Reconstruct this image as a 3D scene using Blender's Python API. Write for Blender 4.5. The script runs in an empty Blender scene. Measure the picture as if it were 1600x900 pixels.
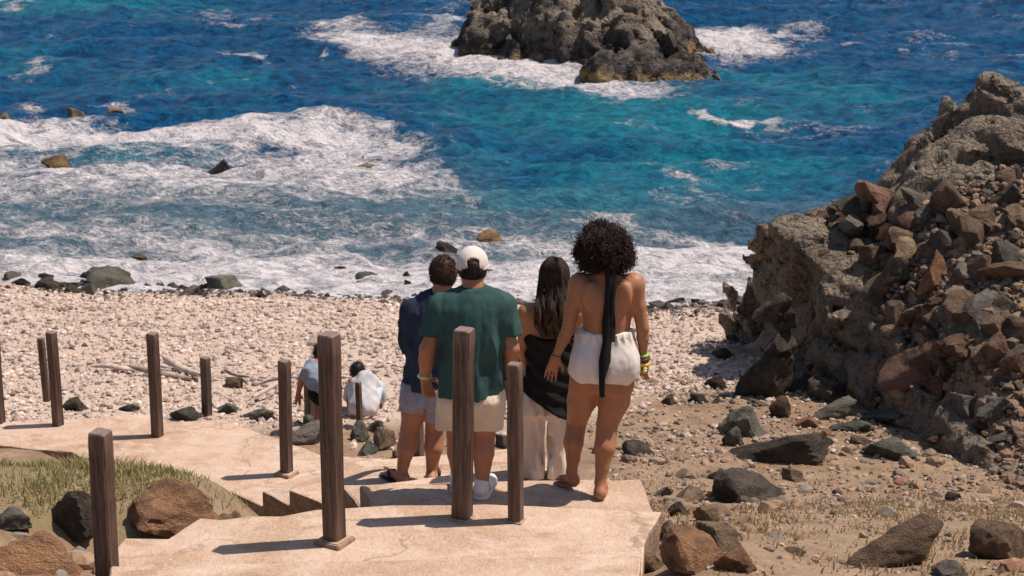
import bpy, bmesh, math, random
import numpy as np
from mathutils import Vector, Matrix

# ------------------------------------------------------------------ camera, sky, sun, exposure
scene = bpy.context.scene
C = scene.collection
CAMZ = 9.4
PITCH = math.radians(17.0)
F = 2986.0                       # focal length in pixels of a 1600 px wide picture
cd = bpy.data.cameras.new('camera')
cam = bpy.data.objects.new('camera', cd); C.objects.link(cam)
cam.location = (0, 0, CAMZ)
cam.rotation_euler = (math.pi/2 - PITCH, 0, 0)
cd.sensor_width = 36.0
cd.lens = 36.0*F/1600.0
cd.clip_start = 0.1
cd.clip_end = 20000
cd.dof.use_dof = True
cd.dof.focus_distance = 13.0
cd.dof.aperture_fstop = 7.0
scene.camera = cam

SUN_EL = math.radians(63)
SUN_A = math.radians(10)          # from +X towards +Y
S = Vector((math.cos(SUN_EL)*math.cos(SUN_A), math.cos(SUN_EL)*math.sin(SUN_A), math.sin(SUN_EL)))
w = bpy.data.worlds.new("World"); scene.world = w; w.use_nodes = True
wn = w.node_tree
sky = wn.nodes.new('ShaderNodeTexSky'); sky.sky_type = 'NISHITA'
sky.sun_disc = False
sky.sun_elevation = SUN_EL
sky.sun_rotation = math.pi/2 - SUN_A
sky.air_density = 1.0; sky.dust_density = 1.2; sky.ozone_density = 1.0
wn.links.new(sky.outputs[0], wn.nodes['Background'].inputs[0])
wn.nodes['Background'].inputs[1].default_value = 0.08
sd = bpy.data.lights.new('sun', 'SUN'); sd.energy = 4.6; sd.angle = math.radians(0.53)
sd.color = (1.0, 0.89, 0.78)
so = bpy.data.objects.new('sun', sd); C.objects.link(so)
so.rotation_euler = S.to_track_quat('Z', 'Y').to_euler()
scene.view_settings.view_transform = 'Standard'
scene.view_settings.look = 'None'
scene.view_settings.exposure = 0.18
scene.view_settings.gamma = 1.0
scene.view_settings.use_curve_mapping = False
scene.cycles.max_bounces = 6

# ------------------------------------------------------------------ numeric helpers
rnd = random.Random(7)
rng = np.random.default_rng(11)
_perm = np.random.default_rng(3).permutation(256).astype(np.int32)
_perm = np.concatenate([_perm, _perm, _perm])
_g = np.random.default_rng(5).normal(size=(256, 3)); _g /= np.linalg.norm(_g, axis=1)[:, None]
_g = _g.astype(np.float32)

def perlin(x, y, z):
    x = np.asarray(x, np.float32); y = np.asarray(y, np.float32); z = np.asarray(z, np.float32)
    x, y, z = np.broadcast_arrays(x, y, z)
    xi = np.floor(x).astype(np.int32); yi = np.floor(y).astype(np.int32); zi = np.floor(z).astype(np.int32)
    xf = x-xi; yf = y-yi; zf = z-zi
    u = xf*xf*xf*(xf*(xf*6-15)+10); v = yf*yf*yf*(yf*(yf*6-15)+10); t = zf*zf*zf*(zf*(zf*6-15)+10)
    xi &= 255; yi &= 255; zi &= 255
    def gr(i, j, k):
        hsh = _perm[_perm[_perm[xi+i]+yi+j]+zi+k]
        g = _g[hsh]
        return g[..., 0]*(xf-i)+g[..., 1]*(yf-j)+g[..., 2]*(zf-k)
    def lp(a, b, q): return a+(b-a)*q
    r = lp(lp(lp(gr(0,0,0), gr(1,0,0), u), lp(gr(0,1,0), gr(1,1,0), u), v),
           lp(lp(gr(0,0,1), gr(1,0,1), u), lp(gr(0,1,1), gr(1,1,1), u), v), t)
    return r*1.5

def fbm(x, y, z, o=4, lac=2.03, gain=0.5):
    s = 0; a = 1; n = 0
    for i in range(o):
        s = s+a*perlin(x, y, z+i*7.3); n += a
        x = x*lac; y = y*lac; z = z*lac; a *= gain
    return s/n

def ridged(x, y, z, o=4, gain=0.5):
    s = 0; a = 1; n = 0
    for i in range(o):
        s = s+a*(1-2*np.abs(perlin(x, y, z+i*5.1))); n += a
        x = x*2.07; y = y*2.07; z = z*2.07; a *= gain
    return s/n

def sst(e0, e1, x):
    t = np.clip((x-e0)/(e1-e0), 0, 1); return t*t*(3-2*t)

cp, sp_ = math.cos(PITCH), math.sin(PITCH)
def ray(px, py):
    u = (px-800)/F; v = -(py-450)/F
    return np.array([u, cp+sp_*v, -sp_+cp*v])
def at_z(px, py, z):
    d = ray(px, py); t = (z-CAMZ)/d[2]
    return np.array([d[0]*t, d[1]*t, z])
def J(px, py, Y):
    d = ray(px, py); t = Y/d[1]
    return np.array([d[0]*t, Y, CAMZ+d[2]*t])
def to_px(x, y, z):
    dz = z-CAMZ
    zc = y*cp-dz*sp_; yc = y*sp_+dz*cp
    return 800+F*x/zc, 450-F*yc/zc

# ------------------------------------------------------------------ object helpers
def tag(o, label=None, cat=None, group=None, kind=None):
    if label: o['label'] = label
    if cat: o['category'] = cat
    if group: o['group'] = group
    if kind: o['kind'] = kind
    return o
def link(name, me, parent=None, loc=None):
    o = bpy.data.objects.new(name, me); C.objects.link(o)
    if parent is not None: o.parent = parent
    if loc is not None: o.location = loc
    return o
def empty(name, loc, rz=0):
    o = bpy.data.objects.new(name, None); C.objects.link(o)
    o.location = loc; o.rotation_euler = (0, 0, rz); o.empty_display_size = 0.1
    return o
def mesh_np(name, V, Fc, mat=None, smooth=True, attrs=None):
    V = np.asarray(V, np.float32); Fc = np.asarray(Fc, np.int32)
    me = bpy.data.meshes.new(name)
    n = Fc.shape[1]
    me.vertices.add(len(V)); me.vertices.foreach_set('co', V.ravel())
    me.loops.add(Fc.size); me.loops.foreach_set('vertex_index', Fc.ravel())
    me.polygons.add(len(Fc)); me.polygons.foreach_set('loop_start', np.arange(len(Fc), dtype=np.int32)*n)
    me.polygons.foreach_set('loop_total', np.full(len(Fc), n, np.int32))
    me.polygons.foreach_set('use_smooth', np.full(len(Fc), smooth, bool))
    me.update(calc_edges=True); me.validate()
    if attrs:
        for k, a in attrs.items():
            a = np.asarray(a, np.float32)
            if a.ndim == 1:
                at = me.attributes.new(k, 'FLOAT', 'POINT'); at.data.foreach_set('value', a)
            else:
                at = me.attributes.new(k, 'FLOAT_COLOR', 'POINT')
                at.data.foreach_set('color', np.concatenate([a, np.ones((len(a), 1), np.float32)], 1).ravel())
    if mat: me.materials.append(mat)
    return me

# ------------------------------------------------------------------ materials
class NT:
    def __init__(s, name):
        s.m = bpy.data.materials.new(name); s.m.use_nodes = True
        s.t = s.m.node_tree; s.p = s.t.nodes['Principled BSDF']
    def n(s, t, **k):
        q = s.t.nodes.new(t)
        for a, b in k.items(): setattr(q, a, b)
        return q
    def l(s, a, b): s.t.links.new(a, b)
    def setin(s, node, i, v):
        if hasattr(v, 'is_output'): s.l(v, node.inputs[i])
        else: node.inputs[i].default_value = v
    def coord(s, kind='Object', scale=(1,1,1)):
        c = s.n('ShaderNodeTexCoord'); m = s.n('ShaderNodeMapping')
        m.inputs['Scale'].default_value = scale
        s.l(c.outputs[kind], m.inputs[0]); return m.outputs[0]
    def noise(s, vec, scale, detail=4, rough=0.5, dist=0.0):
        q = s.n('ShaderNodeTexNoise'); s.l(vec, q.inputs['Vector'])
        q.inputs['Scale'].default_value = scale; q.inputs['Detail'].default_value = detail
        q.inputs['Roughness'].default_value = rough; q.inputs['Distortion'].default_value = dist
        return q.outputs['Fac']
    def ramp(s, fac, stops):
        q = s.n('ShaderNodeValToRGB'); s.l(fac, q.inputs[0])
        el = q.color_ramp.elements
        while len(el) < len(stops): el.new(0.5)
        for e, (p, c) in zip(el, stops):
            e.position = p
            e.color = (c[0], c[1], c[2], 1) if isinstance(c, (tuple, list)) else (c, c, c, 1)
        return q.outputs[0]
    def mix(s, fac, a, b, mode='MIX'):
        q = s.n('ShaderNodeMix', data_type='RGBA', blend_type=mode)
        s.setin(q, 0, fac)
        for i, v in ((6, a), (7, b)):
            if isinstance(v, (tuple, list)): v = (v[0], v[1], v[2], 1)
            s.setin(q, i, v)
        return q.outputs[2]
    def math(s, op, a, b=0.0, clamp=False):
        q = s.n('ShaderNodeMath', operation=op); q.use_clamp = clamp
        s.setin(q, 0, a); s.setin(q, 1, b); return q.outputs[0]
    def mapr(s, v, a, b, c=0.0, d=1.0, smooth=True):
        q = s.n('ShaderNodeMapRange')
        if smooth: q.interpolation_type = 'SMOOTHSTEP'
        s.setin(q, 0, v); s.setin(q, 1, a); s.setin(q, 2, b); s.setin(q, 3, c); s.setin(q, 4, d)
        return q.outputs[0]
    def attr(s, name, out='Fac'):
        q = s.n('ShaderNodeAttribute', attribute_name=name); return q.outputs[out]
    def bump(s, h, strength, dist):
        q = s.n('ShaderNodeBump'); q.inputs['Strength'].default_value = strength
        q.inputs['Distance'].default_value = dist; s.l(h, q.inputs['Height'])
        s.l(q.outputs[0], s.p.inputs['Normal']); return q
    def col(s, c): s.setin(s.p, 'Base Color', (c[0], c[1], c[2], 1) if isinstance(c, (tuple, list)) else c)
    def rough(s, r, spec=None):
        s.setin(s.p, 'Roughness', r)
        if spec is not None: s.p.inputs['Specular IOR Level'].default_value = spec

def rock_mat(name, base, dark, patch, patch_amt=0.35, scale=1.0):
    k = NT(name); v = k.coord('Object')
    oi = k.n('ShaderNodeObjectInfo')
    a = k.n('ShaderNodeVectorMath', operation='ADD'); k.l(v, a.inputs[0])
    cx = k.n('ShaderNodeCombineXYZ'); r10 = k.math('MULTIPLY', oi.outputs['Random'], 17.0)
    for i in range(3): k.l(r10, cx.inputs[i])
    k.l(cx.outputs[0], a.inputs[1]); v = a.outputs[0]
    n1 = k.noise(v, 1.6*scale, 6, 0.62, 0.3); n2 = k.noise(v, 7*scale, 5, 0.65); n3 = k.noise(v, 30*scale, 3, 0.6)
    c = k.mix(k.mapr(n1, 0.36, 0.62), dark, base)
    c = k.mix(k.math('MULTIPLY', k.mapr(n2, 0.52, 0.66), patch_amt), c, patch)
    c = k.mix(k.mapr(n3, 0.30, 0.52, 0.5, 0.0), c, tuple(q*0.45 for q in dark))
    hv = k.n('ShaderNodeHueSaturation'); k.l(c, hv.inputs['Color'])
    k.l(k.mapr(oi.outputs['Random'], 0, 1, 0.7, 1.25, False), hv.inputs['Value'])
    k.col(hv.outputs[0]); k.rough(0.9, 0.2)
    vo = k.n('ShaderNodeTexVoronoi', feature='DISTANCE_TO_EDGE'); wq = k.n('ShaderNodeVectorMath', operation='ADD'); nq = k.n('ShaderNodeTexNoise'); k.l(v, nq.inputs['Vector']); nq.inputs['Scale'].default_value = 2.5*scale; nq.inputs['Detail'].default_value = 5
    k.l(v, wq.inputs[0]); k.l(nq.outputs['Color'], wq.inputs[1]); k.l(wq.outputs[0], vo.inputs['Vector']); vo.inputs['Scale'].default_value = 1.7*scale
    h = k.math('ADD', k.math('MULTIPLY', n2, 1.0), k.math('MULTIPLY', n3, 0.5))
    h = k.math('ADD', h, k.math('MULTIPLY', k.mapr(k.math('ADD', vo.outputs['Distance'], k.math('MULTIPLY', n2, .12)), 0.02, 0.09), 0.22))
    k.bump(h, 0.9, 0.06/scale)
    return k.m

M = {}
M['rock_brown'] = rock_mat('rock_brown', (0.235, 0.158, 0.105), (0.10, 0.070, 0.052), (0.32, 0.185, 0.10))
M['rock_orange'] = rock_mat('rock_orange', (0.40, 0.215, 0.115), (0.19, 0.10, 0.06), (0.46, 0.32, 0.20))
M['rock_grey'] = rock_mat('rock_grey', (0.215, 0.19, 0.158), (0.105, 0.093, 0.082), (0.30, 0.24, 0.17))
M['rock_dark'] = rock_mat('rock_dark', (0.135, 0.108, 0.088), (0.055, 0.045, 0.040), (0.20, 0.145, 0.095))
M['rock_olive'] = rock_mat('rock_olive', (0.19, 0.185, 0.145), (0.09, 0.09, 0.075), (0.27, 0.25, 0.18))
M['rock_red'] = rock_mat('rock_red', (0.235, 0.138, 0.098), (0.11, 0.064, 0.05), (0.26, 0.185, 0.12))
M['rock_tan'] = rock_mat('rock_tan', (0.37, 0.265, 0.175), (0.19, 0.13, 0.088), (0.42, 0.27, 0.15))
M['rock_ochre'] = rock_mat('rock_ochre', (0.33, 0.20, 0.09), (0.10, 0.066, 0.04), (0.20, 0.15, 0.09))
M['rock_pale'] = rock_mat('rock_pale', (0.50, 0.43, 0.37), (0.30, 0.25, 0.21), (0.56, 0.45, 0.36))
M['rock_wet'] = rock_mat('rock_wet', (0.05, 0.043, 0.04), (0.022, 0.02, 0.02), (0.12, 0.08, 0.05))
M['rock_wet'].node_tree.nodes['Principled BSDF'].inputs['Roughness'].default_value = 0.4

def concrete_mat():
    k = NT('concrete'); v = k.coord('Object')
    n1 = k.noise(v, 0.9, 6, 0.65, 0.6); n2 = k.noise(v, 4.5, 6, 0.7, 0.3); n3 = k.noise(v, 60, 3, 0.6); n4 = k.noise(v, 14, 5, 0.7)
    c = k.mix(k.mapr(n1, 0.36, 0.60), (0.38, 0.232, 0.145), (0.53, 0.375, 0.28))
    c = k.mix(k.math('MULTIPLY', k.mapr(n2, 0.48, 0.68), 0.6), c, (0.62, 0.47, 0.37))
    c = k.mix(k.math('MULTIPLY', k.mapr(n2, 0.46, 0.28), 0.55), c, (0.44, 0.255, 0.15))
    c = k.mix(k.math('MULTIPLY', k.mapr(n4, 0.40, 0.28), 0.7), c, (0.26, 0.17, 0.115))
    c = k.mix(k.mapr(n3, 0.30, 0.70, 0.0, 0.35), c, (0.70, 0.55, 0.44))
    wv = k.n('ShaderNodeVectorMath', operation='ADD'); nz = k.n('ShaderNodeTexNoise'); k.l(v, nz.inputs['Vector']); nz.inputs['Scale'].default_value = 2.5; nz.inputs['Detail'].default_value = 5
    k.l(v, wv.inputs[0]); k.l(nz.outputs['Color'], wv.inputs[1])
    vc = k.n('ShaderNodeTexVoronoi', feature='DISTANCE_TO_EDGE'); k.l(wv.outputs[0], vc.inputs['Vector']); vc.inputs['Scale'].default_value = 0.55
    crk = k.math('MULTIPLY', k.mapr(vc.outputs['Distance'], 0.004, 0.016, 1, 0), k.mapr(n1, 0.42, 0.55))
    c = k.mix(k.math('MULTIPLY', crk, 0.38), c, (0.13, 0.085, 0.06))
    n5 = k.noise(k.coord('Object', (1, 2.2, 1)), 1.7, 6, 0.75, 0.9)
    c = k.mix(k.math('MULTIPLY', k.mapr(n5, 0.52, 0.62), 0.45), c, (0.66, 0.54, 0.45))
    c = k.mix(k.math('MULTIPLY', k.mapr(n5, 0.45, 0.36), 0.5), c, (0.30, 0.185, 0.115))
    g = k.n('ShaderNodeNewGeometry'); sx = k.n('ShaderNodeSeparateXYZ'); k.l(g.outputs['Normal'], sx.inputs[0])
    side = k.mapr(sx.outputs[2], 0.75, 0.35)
    c = k.mix(side, c, k.mix(k.mapr(n4, 0.4, 0.6), (0.24, 0.155, 0.105), (0.36, 0.24, 0.165)))   # upright faces get a darker brown
    oi = k.n('ShaderNodeObjectInfo'); hv = k.n('ShaderNodeHueSaturation'); k.l(c, hv.inputs['Color'])
    k.l(k.mapr(oi.outputs['Random'], 0, 1, 0.86, 1.10, False), hv.inputs['Value']); c = hv.outputs[0]
    k.col(c); k.rough(0.92, 0.2)
    h = k.math('ADD', k.math('MULTIPLY', n3, 0.25), k.math('MULTIPLY', n4, 0.9))
    k.bump(h, 0.8, 0.03)
    return k.m
M['concrete'] = concrete_mat()

def wood_mat():
    k = NT('dark_stained_wood'); v = k.coord('Object', (1, 1, 0.06))
    oi = k.n('ShaderNodeObjectInfo')
    n1 = k.noise(v, 55, 6, 0.7, 0.4); n2 = k.noise(k.coord('Object', (1, 1, 0.35)), 9, 5, 0.65)
    c = k.mix(k.mapr(n1, 0.35, 0.65), (0.028, 0.015, 0.011), (0.13, 0.075, 0.056))
    c = k.mix(k.math('MULTIPLY', k.mapr(n2, 0.54, 0.68), 0.55), c, (0.15, 0.085, 0.06))
    w_ = k.attr('wear')
    c = k.mix(k.math('MULTIPLY', w_, k.mapr(n1, 0.3, 0.62, 0.4, 1.0)), c, (0.34, 0.245, 0.20))
    k.col(c); k.rough(0.45, 0.5); k.bump(n1, 0.5, 0.01)
    return k.m
M['wood'] = wood_mat()

def simple(name, c, rough=0.8, var=0.25, scale=20, bump=0.0, bscale=None, spec=0.3, sheen=0):
    k = NT(name); v = k.coord('Object')
    n = k.noise(v, scale, 5, 0.6, 0.2)
    k.col(k.mix(k.mapr(n, 0.3, 0.7), tuple(q*(1-var) for q in c), tuple(min(1, q*(1+var)) for q in c)))
    k.rough(rough, spec)
    if sheen: k.p.inputs['Sheen Weight'].default_value = sheen
    if bump: k.bump(k.noise(v, bscale or scale*3, 4, 0.6), bump, 0.01)
    return k.m
M['driftwood'] = simple('driftwood', (0.52, 0.42, 0.35), 0.85, 0.3, 9, 0.5)
M['driftgrey'] = simple('driftwood_grey', (0.27, 0.215, 0.175), 0.85, 0.35, 9, 0.5)

# ------------------------------------------------------------------ terrain
RY = np.array([2.0, 7.0, 9.0, 10.5, 13.0, 16.4, 18.0, 21.0, 24.0, 28.0, 30.2, 36.0, 46.0])
RZ = np.array([6.9, 5.45, 4.95, 4.58, 3.70, 2.20, 1.62, 1.25, 0.92, 0.40, 0.02, -0.9, -1.6])
def h_base(x, y):
    x = np.asarray(x, float); y = np.asarray(y, float)
    yy = y + 0.125*x*sst(22, 29, y) + 0.35*perlin(x*0.35, y*0.05, 3.3)*sst(24, 29, y)
    h = np.interp(yy, RY, RZ)
    h = h + 0.09*fbm(x*0.8, y*0.8, 0.5, 4) + 0.02*fbm(x*4, y*4, 2.5, 3)
    # hollow left of the stairs, right of the near post
    h = h - 0.55*np.exp(-(((x+2.75)/0.55)**2+((y-11.6)/0.9)**2))
    h = h - 0.6*np.exp(-(((x+2.5)/0.75)**2+((y-16.4)/1.3)**2))
    h = h + 0.17*np.exp(-(((x-1.15)/0.4)**2+((y-9.7)/1.0)**2))
    h = h - 0.25*sst(1.6, 0.3, np.abs(x+1.2))*sst(10.6, 11.6, y)*sst(17.5, 16, y)
    # bank left of the lower landing, level with its edge
    sl = (x+3.1)*0.76+(y-17.3)*0.65
    h = h + 0.36*sst(-0.1, -0.6, sl)*sst(-1.7, -2.5, x)*sst(11.8, 13.8, y)*sst(19.7, 18.6, y)
    # right side bank
    h = h + 0.5*sst(3.5, 9, x)*sst(20, 12, y)
    return h
ZSX = np.array([2.6, 3.2, 4.0, 4.6, 5.0, 5.3, 5.75, 6.1, 6.4, 6.9, 8.0, 11.0])+0.22
ZSZ = np.array([2.5, 2.95, 3.20, 3.42, 3.95, 4.35, 4.66, 4.78, 4.74, 4.45, 4.1, 3.6])
def top_out(x, y):
    zs = np.interp(x, ZSX, ZSZ)
    q = sst(4.1, 5.3, x)
    y0 = 22.0+(18.5-22.0)*q
    t = np.clip((y-y0)/(24.3-y0), 0, 1)
    b = 1.05+0.5*q
    z = b+(zs-b)*np.power(t, 0.42+0.53*q)
    z = z-sst(24.8, 28.5, y)*5.5
    return z
def cliff_d(x, y):
    return (x-3.42)*-0.966+(y-24.0)*-0.258      # >0 outside (left of the cliff line)
def h_all(x, y, deep=0.0):
    hb = h_base(x, y)
    ins = -cliff_d(x, y)
    k = sst(0.25, 0.9, ins)*sst(28.5, 26, y)
    tp = top_out(x, y)-0.12+0.12*fbm(x*0.9, y*0.9, 8.8, 3)
    tp = tp-deep*np.maximum(sst(22.6, 23.3, y), sst(5.0, 4.4, x))
    return np.maximum(hb, hb*(1-k)+tp*k)
def ground_hit(px, py, fn=h_all):
    d = ray(px, py); t = np.linspace(7, 60, 2600)
    P = d[None, :]*t[:, None]; P[:, 2] += CAMZ
    h = fn(P[:, 0], P[:, 1])
    i = int(np.argmax(P[:, 2] < h))
    return P[i]

def grid_mesh(name, xs, ys, Z, mat, attrs=None):
    X, Y = np.meshgrid(xs, ys)
    V = np.stack([X.ravel(), Y.ravel(), Z.ravel()], 1)
    nx, ny = len(xs), len(ys)
    i = np.arange(nx*ny).reshape(ny, nx)
    Fq = np.stack([i[:-1, :-1].ravel(), i[:-1, 1:].ravel(), i[1:, 1:].ravel(), i[1:, :-1].ravel()], 1)
    return mesh_np(name, V, Fq, mat, True, attrs)

def ground_mat():
    k = NT('dry_ground'); v = k.coord('Object')
    n1 = k.noise(v, 0.7, 6, 0.65, 0.5); n2 = k.noise(v, 5, 6, 0.7); n3 = k.noise(v, 40, 4, 0.7); n4 = k.noise(v, 1.7, 5, 0.6)
    c = k.mix(k.mapr(n1, 0.38, 0.62), (0.265, 0.175, 0.115), (0.345, 0.24, 0.165))
    c = k.mix(k.math('MULTIPLY', k.mapr(n2, 0.5, 0.66), 0.7), c, (0.40, 0.295, 0.20))
    c = k.mix(k.math('MULTIPLY', k.mapr(n2, 0.46, 0.30), 0.6), c, (0.22, 0.14, 0.09))
    c = k.mix(k.math('MULTIPLY', k.mapr(n4, 0.55, 0.72), 0.45), c, (0.25, 0.22, 0.10))
    c = k.mix(k.mapr(n3, 0.34, 0.46, 0.65, 0.0), c, (0.13, 0.085, 0.06))
    peb = k.mix(k.mapr(n3, 0.35, 0.62), (0.42, 0.32, 0.26), (0.62, 0.49, 0.405))
    c = k.mix(k.math('MULTIPLY', k.mapr(k.noise(v, 2.6, 6, 0.72, 0.6), 0.47, 0.62), 0.6), c, (0.20, 0.135, 0.09))
    c = k.mix(k.attr('pebble'), c, peb)
    c = k.mix(k.math('MULTIPLY', k.attr('green'), k.mapr(n2, 0.4, 0.6, 0, .7)), c, (0.20, 0.18, 0.08))
    c = k.mix(k.attr('wet'), c, k.mix(n3, (0.05, 0.043, 0.04), (0.16, 0.13, 0.11)))
    k.col(c); k.rough(0.95, 0.15)
    k.bump(k.math('ADD', k.math('MULTIPLY', n3, 0.6), n2), 0.8, 0.03)
    return k.m
M['ground'] = ground_mat()
xs = np.concatenate([[-60, -35, -22], np.arange(-14, 14.01, 0.075), [22, 35, 60]])
ys = np.concatenate([[-6, 0, 4], np.arange(7, 33, 0.075), [35, 40, 46]])
X, Y = np.meshgrid(xs, ys)
Z = h_all(X, Y, 0.75)
insC = -cliff_d(X, Y)
Z = np.where((insC > 0.2) & (Y > 17), Z-0.0, Z)
peb = sst(20.6, 21.8, Y+0.5*perlin(X*0.8, Y*0.8, 1.0)-0.95*np.clip(X-0.3, 0, 2))*np.maximum(sst(0.2, -0.4, insC), sst(25.2, 25.8, Y))
wet = sst(0.22, 0.06, h_base(X, Y)+0.06*perlin(X*2, Y*2, 4.0))*sst(26, 28, Y)
green = np.clip(sst(-1.6, -2.6, X)*sst(11.3, 12.4, Y)*sst(17.5, 16, Y), 0, 1)
ter = link('ground', grid_mesh('ground', xs, ys, Z, M['ground'], {'pebble': peb.ravel(), 'wet': wet.ravel(), 'green': green.ravel()}))
tag(ter, 'dry sandy ground sloping down to the pebble beach', 'ground', kind='structure')

# ------------------------------------------------------------------ sea
# foam spots: photo pixel, radii, tilt, strength; laid out on the water plane
FOAM = [(790, 108, 220, 40, 0.12, 1.12), (620, 86, 170, 26, 0.22, 1.05), (930, 150, 150, 24, 0.10, 1.0), (1150, 80, 110, 32, 0.12, 1.1), (560, 72, 90, 12, .2, .9),
        (700, 45, 60, 22, -0.2, 0.85), (1080, 132, 70, 16, -0.1, .75), (500, 62, 60, 9, 0.15, .7),
        (395, 97, 34, 8, 0.15, .95), (350, 36, 45, 10, .1, .75), (55, 120, 38, 9, -.35, .85), (22, 14, 40, 12, 0, .9), (1240, 60, 52, 8, 0, .95),
        (1150, 201, 85, 6, .13, 1.0), (1300, 214, 60, 5, .1, .7), (1050, 291, 36, 8, .1, .9), (1150, 273, 70, 10, -.05, .7), (985, 213, 28, 10, 0, .65),
        (880, 217, 40, 5, 0, .6), (1440, 90, 80, 7, .05, .62), (500, 94, 20, 4, 0, .85), (470, 30, 80, 12, .1, .45), (540, 14, 50, 10, 0, .5),
        (1530, 35, 90, 6, 0, .5), (880, 4, 50, 6, 0, .5), (1100, 320, 110, 22, .1, .6), (1160, 300, 90, 14, 0, .5), (240, 163, 40, 8, 0, .6), (185, 178, 30, 11, 0, .8), (60, 186, 45, 9, 0, .7),
        (400, 232, 230, 16, .05, .95), (90, 212, 120, 20, .05, .95), (560, 240, 120, 14, .05, 1.0), (420, 205, 20, 14, 0, .55),
        (590, 300, 120, 22, .1, .95), (330, 280, 260, 26, 0, .78), (120, 285, 170, 26, 0, .75), (700, 320, 90, 14, .15, .7)]
def sea_fields(X, Y):
    px, py = to_px(X, Y, 0*X)
    w1 = 14*fbm(X*0.5, Y*0.9, 1.7, 4); w2 = 9*fbm(X*0.45, Y*0.8, 9.1, 4)
    w3 = 5*fbm(X*1.8, Y*2.6, 3.1, 4); qx = px+5*w1+4*w3; qy = py+w2*1.8+w3*1.6
    foam = np.zeros_like(X)
    for cx, cy, rx, ry, a, s in FOAM:
        dx = qx-cx; dy = qy-cy
        u = (dx*math.cos(a)+dy*math.sin(a))/rx; v = (-dx*math.sin(a)+dy*math.cos(a))/ry
        foam = np.maximum(foam, s*np.exp(-(u*u+v*v)**1.4*0.6))
    # wash between the breakers and the beach
    brk = np.interp(px, [-200, 0, 250, 520, 680, 760, 900, 1200, 1700], [188, 195, 218, 222, 245, 335, 350, 370, 380])
    ins = sst(-4, 14, qy-brk)
    prof = np.interp(py, [180, 215, 260, 300, 345, 375, 400, 425, 520], [.88, .98, .76, .78, .55, .54, .76, 1.0, 1.1])
    left = sst(880, 600, px+70*fbm(X*0.35, Y*0.5, 14.0, 4)+0.5*(330-py))
    profr = np.interp(py, [300, 350, 380, 402, 425, 520], [.35, .55, .68, .95, 1.0, 1.05])
    band = 0.5+0.5*ridged(X*0.16+0.6*w3/9, (Y+0.12*X)*0.75+0.5*w3/9, 2.7, 3)
    bandf = 0.55+0.70*sst(0.42, 0.82, band)
    shore = sst(395, 430, py)
    foam = np.maximum(foam, ins*(prof*left+profr*(1-left))*(bandf*(1-shore)+shore))
    crest = ridged((X*0.97+Y*0.2)*0.30, (Y*0.97-X*0.13+0.9*fbm((X*0.97+Y*0.2)*0.12*0+X*0.12, Y*0.12, 2.2, 2))*0.75, 6.4, 3)
    patch = sst(0.0, 0.45, fbm(X*0.14, Y*0.2, 8.8, 3)+0.12)
    foam = np.maximum(foam, 0.62*sst(0.50, 0.78, crest)*patch)
    fine = ridged(X*0.9, Y*1.6, 5.5, 3)
    foam = np.maximum(foam, 0.62*sst(0.58, 0.85, fine)*sst(0.05, 0.4, fbm(X*0.3, Y*0.3, 1.8, 3)))
    tq = np.zeros_like(X)
    for cx, cy, rx, ry, s in [(960, 200, 320, 55, 1.0), (820, 150, 220, 25, .9), (120, 20, 240, 16, .9), (60, 110, 120, 40, .5), (1100, 290, 260, 60, .95),
                              (760, 270, 180, 45, .55), (1320, 170, 160, 22, .7), (480, 200, 240, 16, .45), (600, 140, 140, 14, .45), (250, 145, 250, 20, .5), (900, 330, 260, 40, .9), (1180, 140, 140, 16, .7), (200, 250, 200, 30, .8)]:
        tq = np.maximum(tq, s*np.exp(-(((qx-cx)/rx)**2+((qy-cy)/ry)**2)))
    tq = np.clip(tq+0.45*fbm(X*0.25, Y*0.5, 4.4, 4), 0, 1)
    wash = np.clip(np.where(px < 800, sst(230, 330, py)*left+sst(300, 400, py)*(1-left), sst(290, 400, py)), 0, 1)
    return foam, tq, wash
def sea_height(X, Y):
    amp = sst(27.5, 34, Y)
    # crests lie roughly parallel to the shore, wandering
    xr = X*0.97+Y*0.2; yr = Y*0.97-X*0.13
    yr = yr+0.9*fbm(X*0.12, Y*0.12, 2.2, 2)
    h = 0.38*ridged(xr*0.11, yr*0.30, 1.1, 2)+0.26*ridged(xr*0.30, yr*0.75, 6.4, 3)+0.13*ridged(xr*0.8, yr*1.7, 3.2, 3)+0.08*fbm(xr*2.2, yr*4.0, 5.1, 3)
    h = h-0.22
    # a curling swell at the end of the breaker line
    px, py = to_px(X, Y, 0*X)
    h = h+0.35*np.exp(-(((px-700)/95)**2+((py-250)/16)**2))+0.42*np.exp(-np.abs((px-440)/250)**4-np.where(py > 222+8*fbm(X*.5, 0*X, 3.3, 3), ((py-222)/20)**2, ((py-222)/7)**2))+0.18*np.exp(-(((px-930)/110)**2+((py-222)/9)**2))
    far = sst(170, 90, Y)
    return h*(0.10+0.90*amp)*far*sst(60, 30, np.abs(X))+0.02
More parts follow.
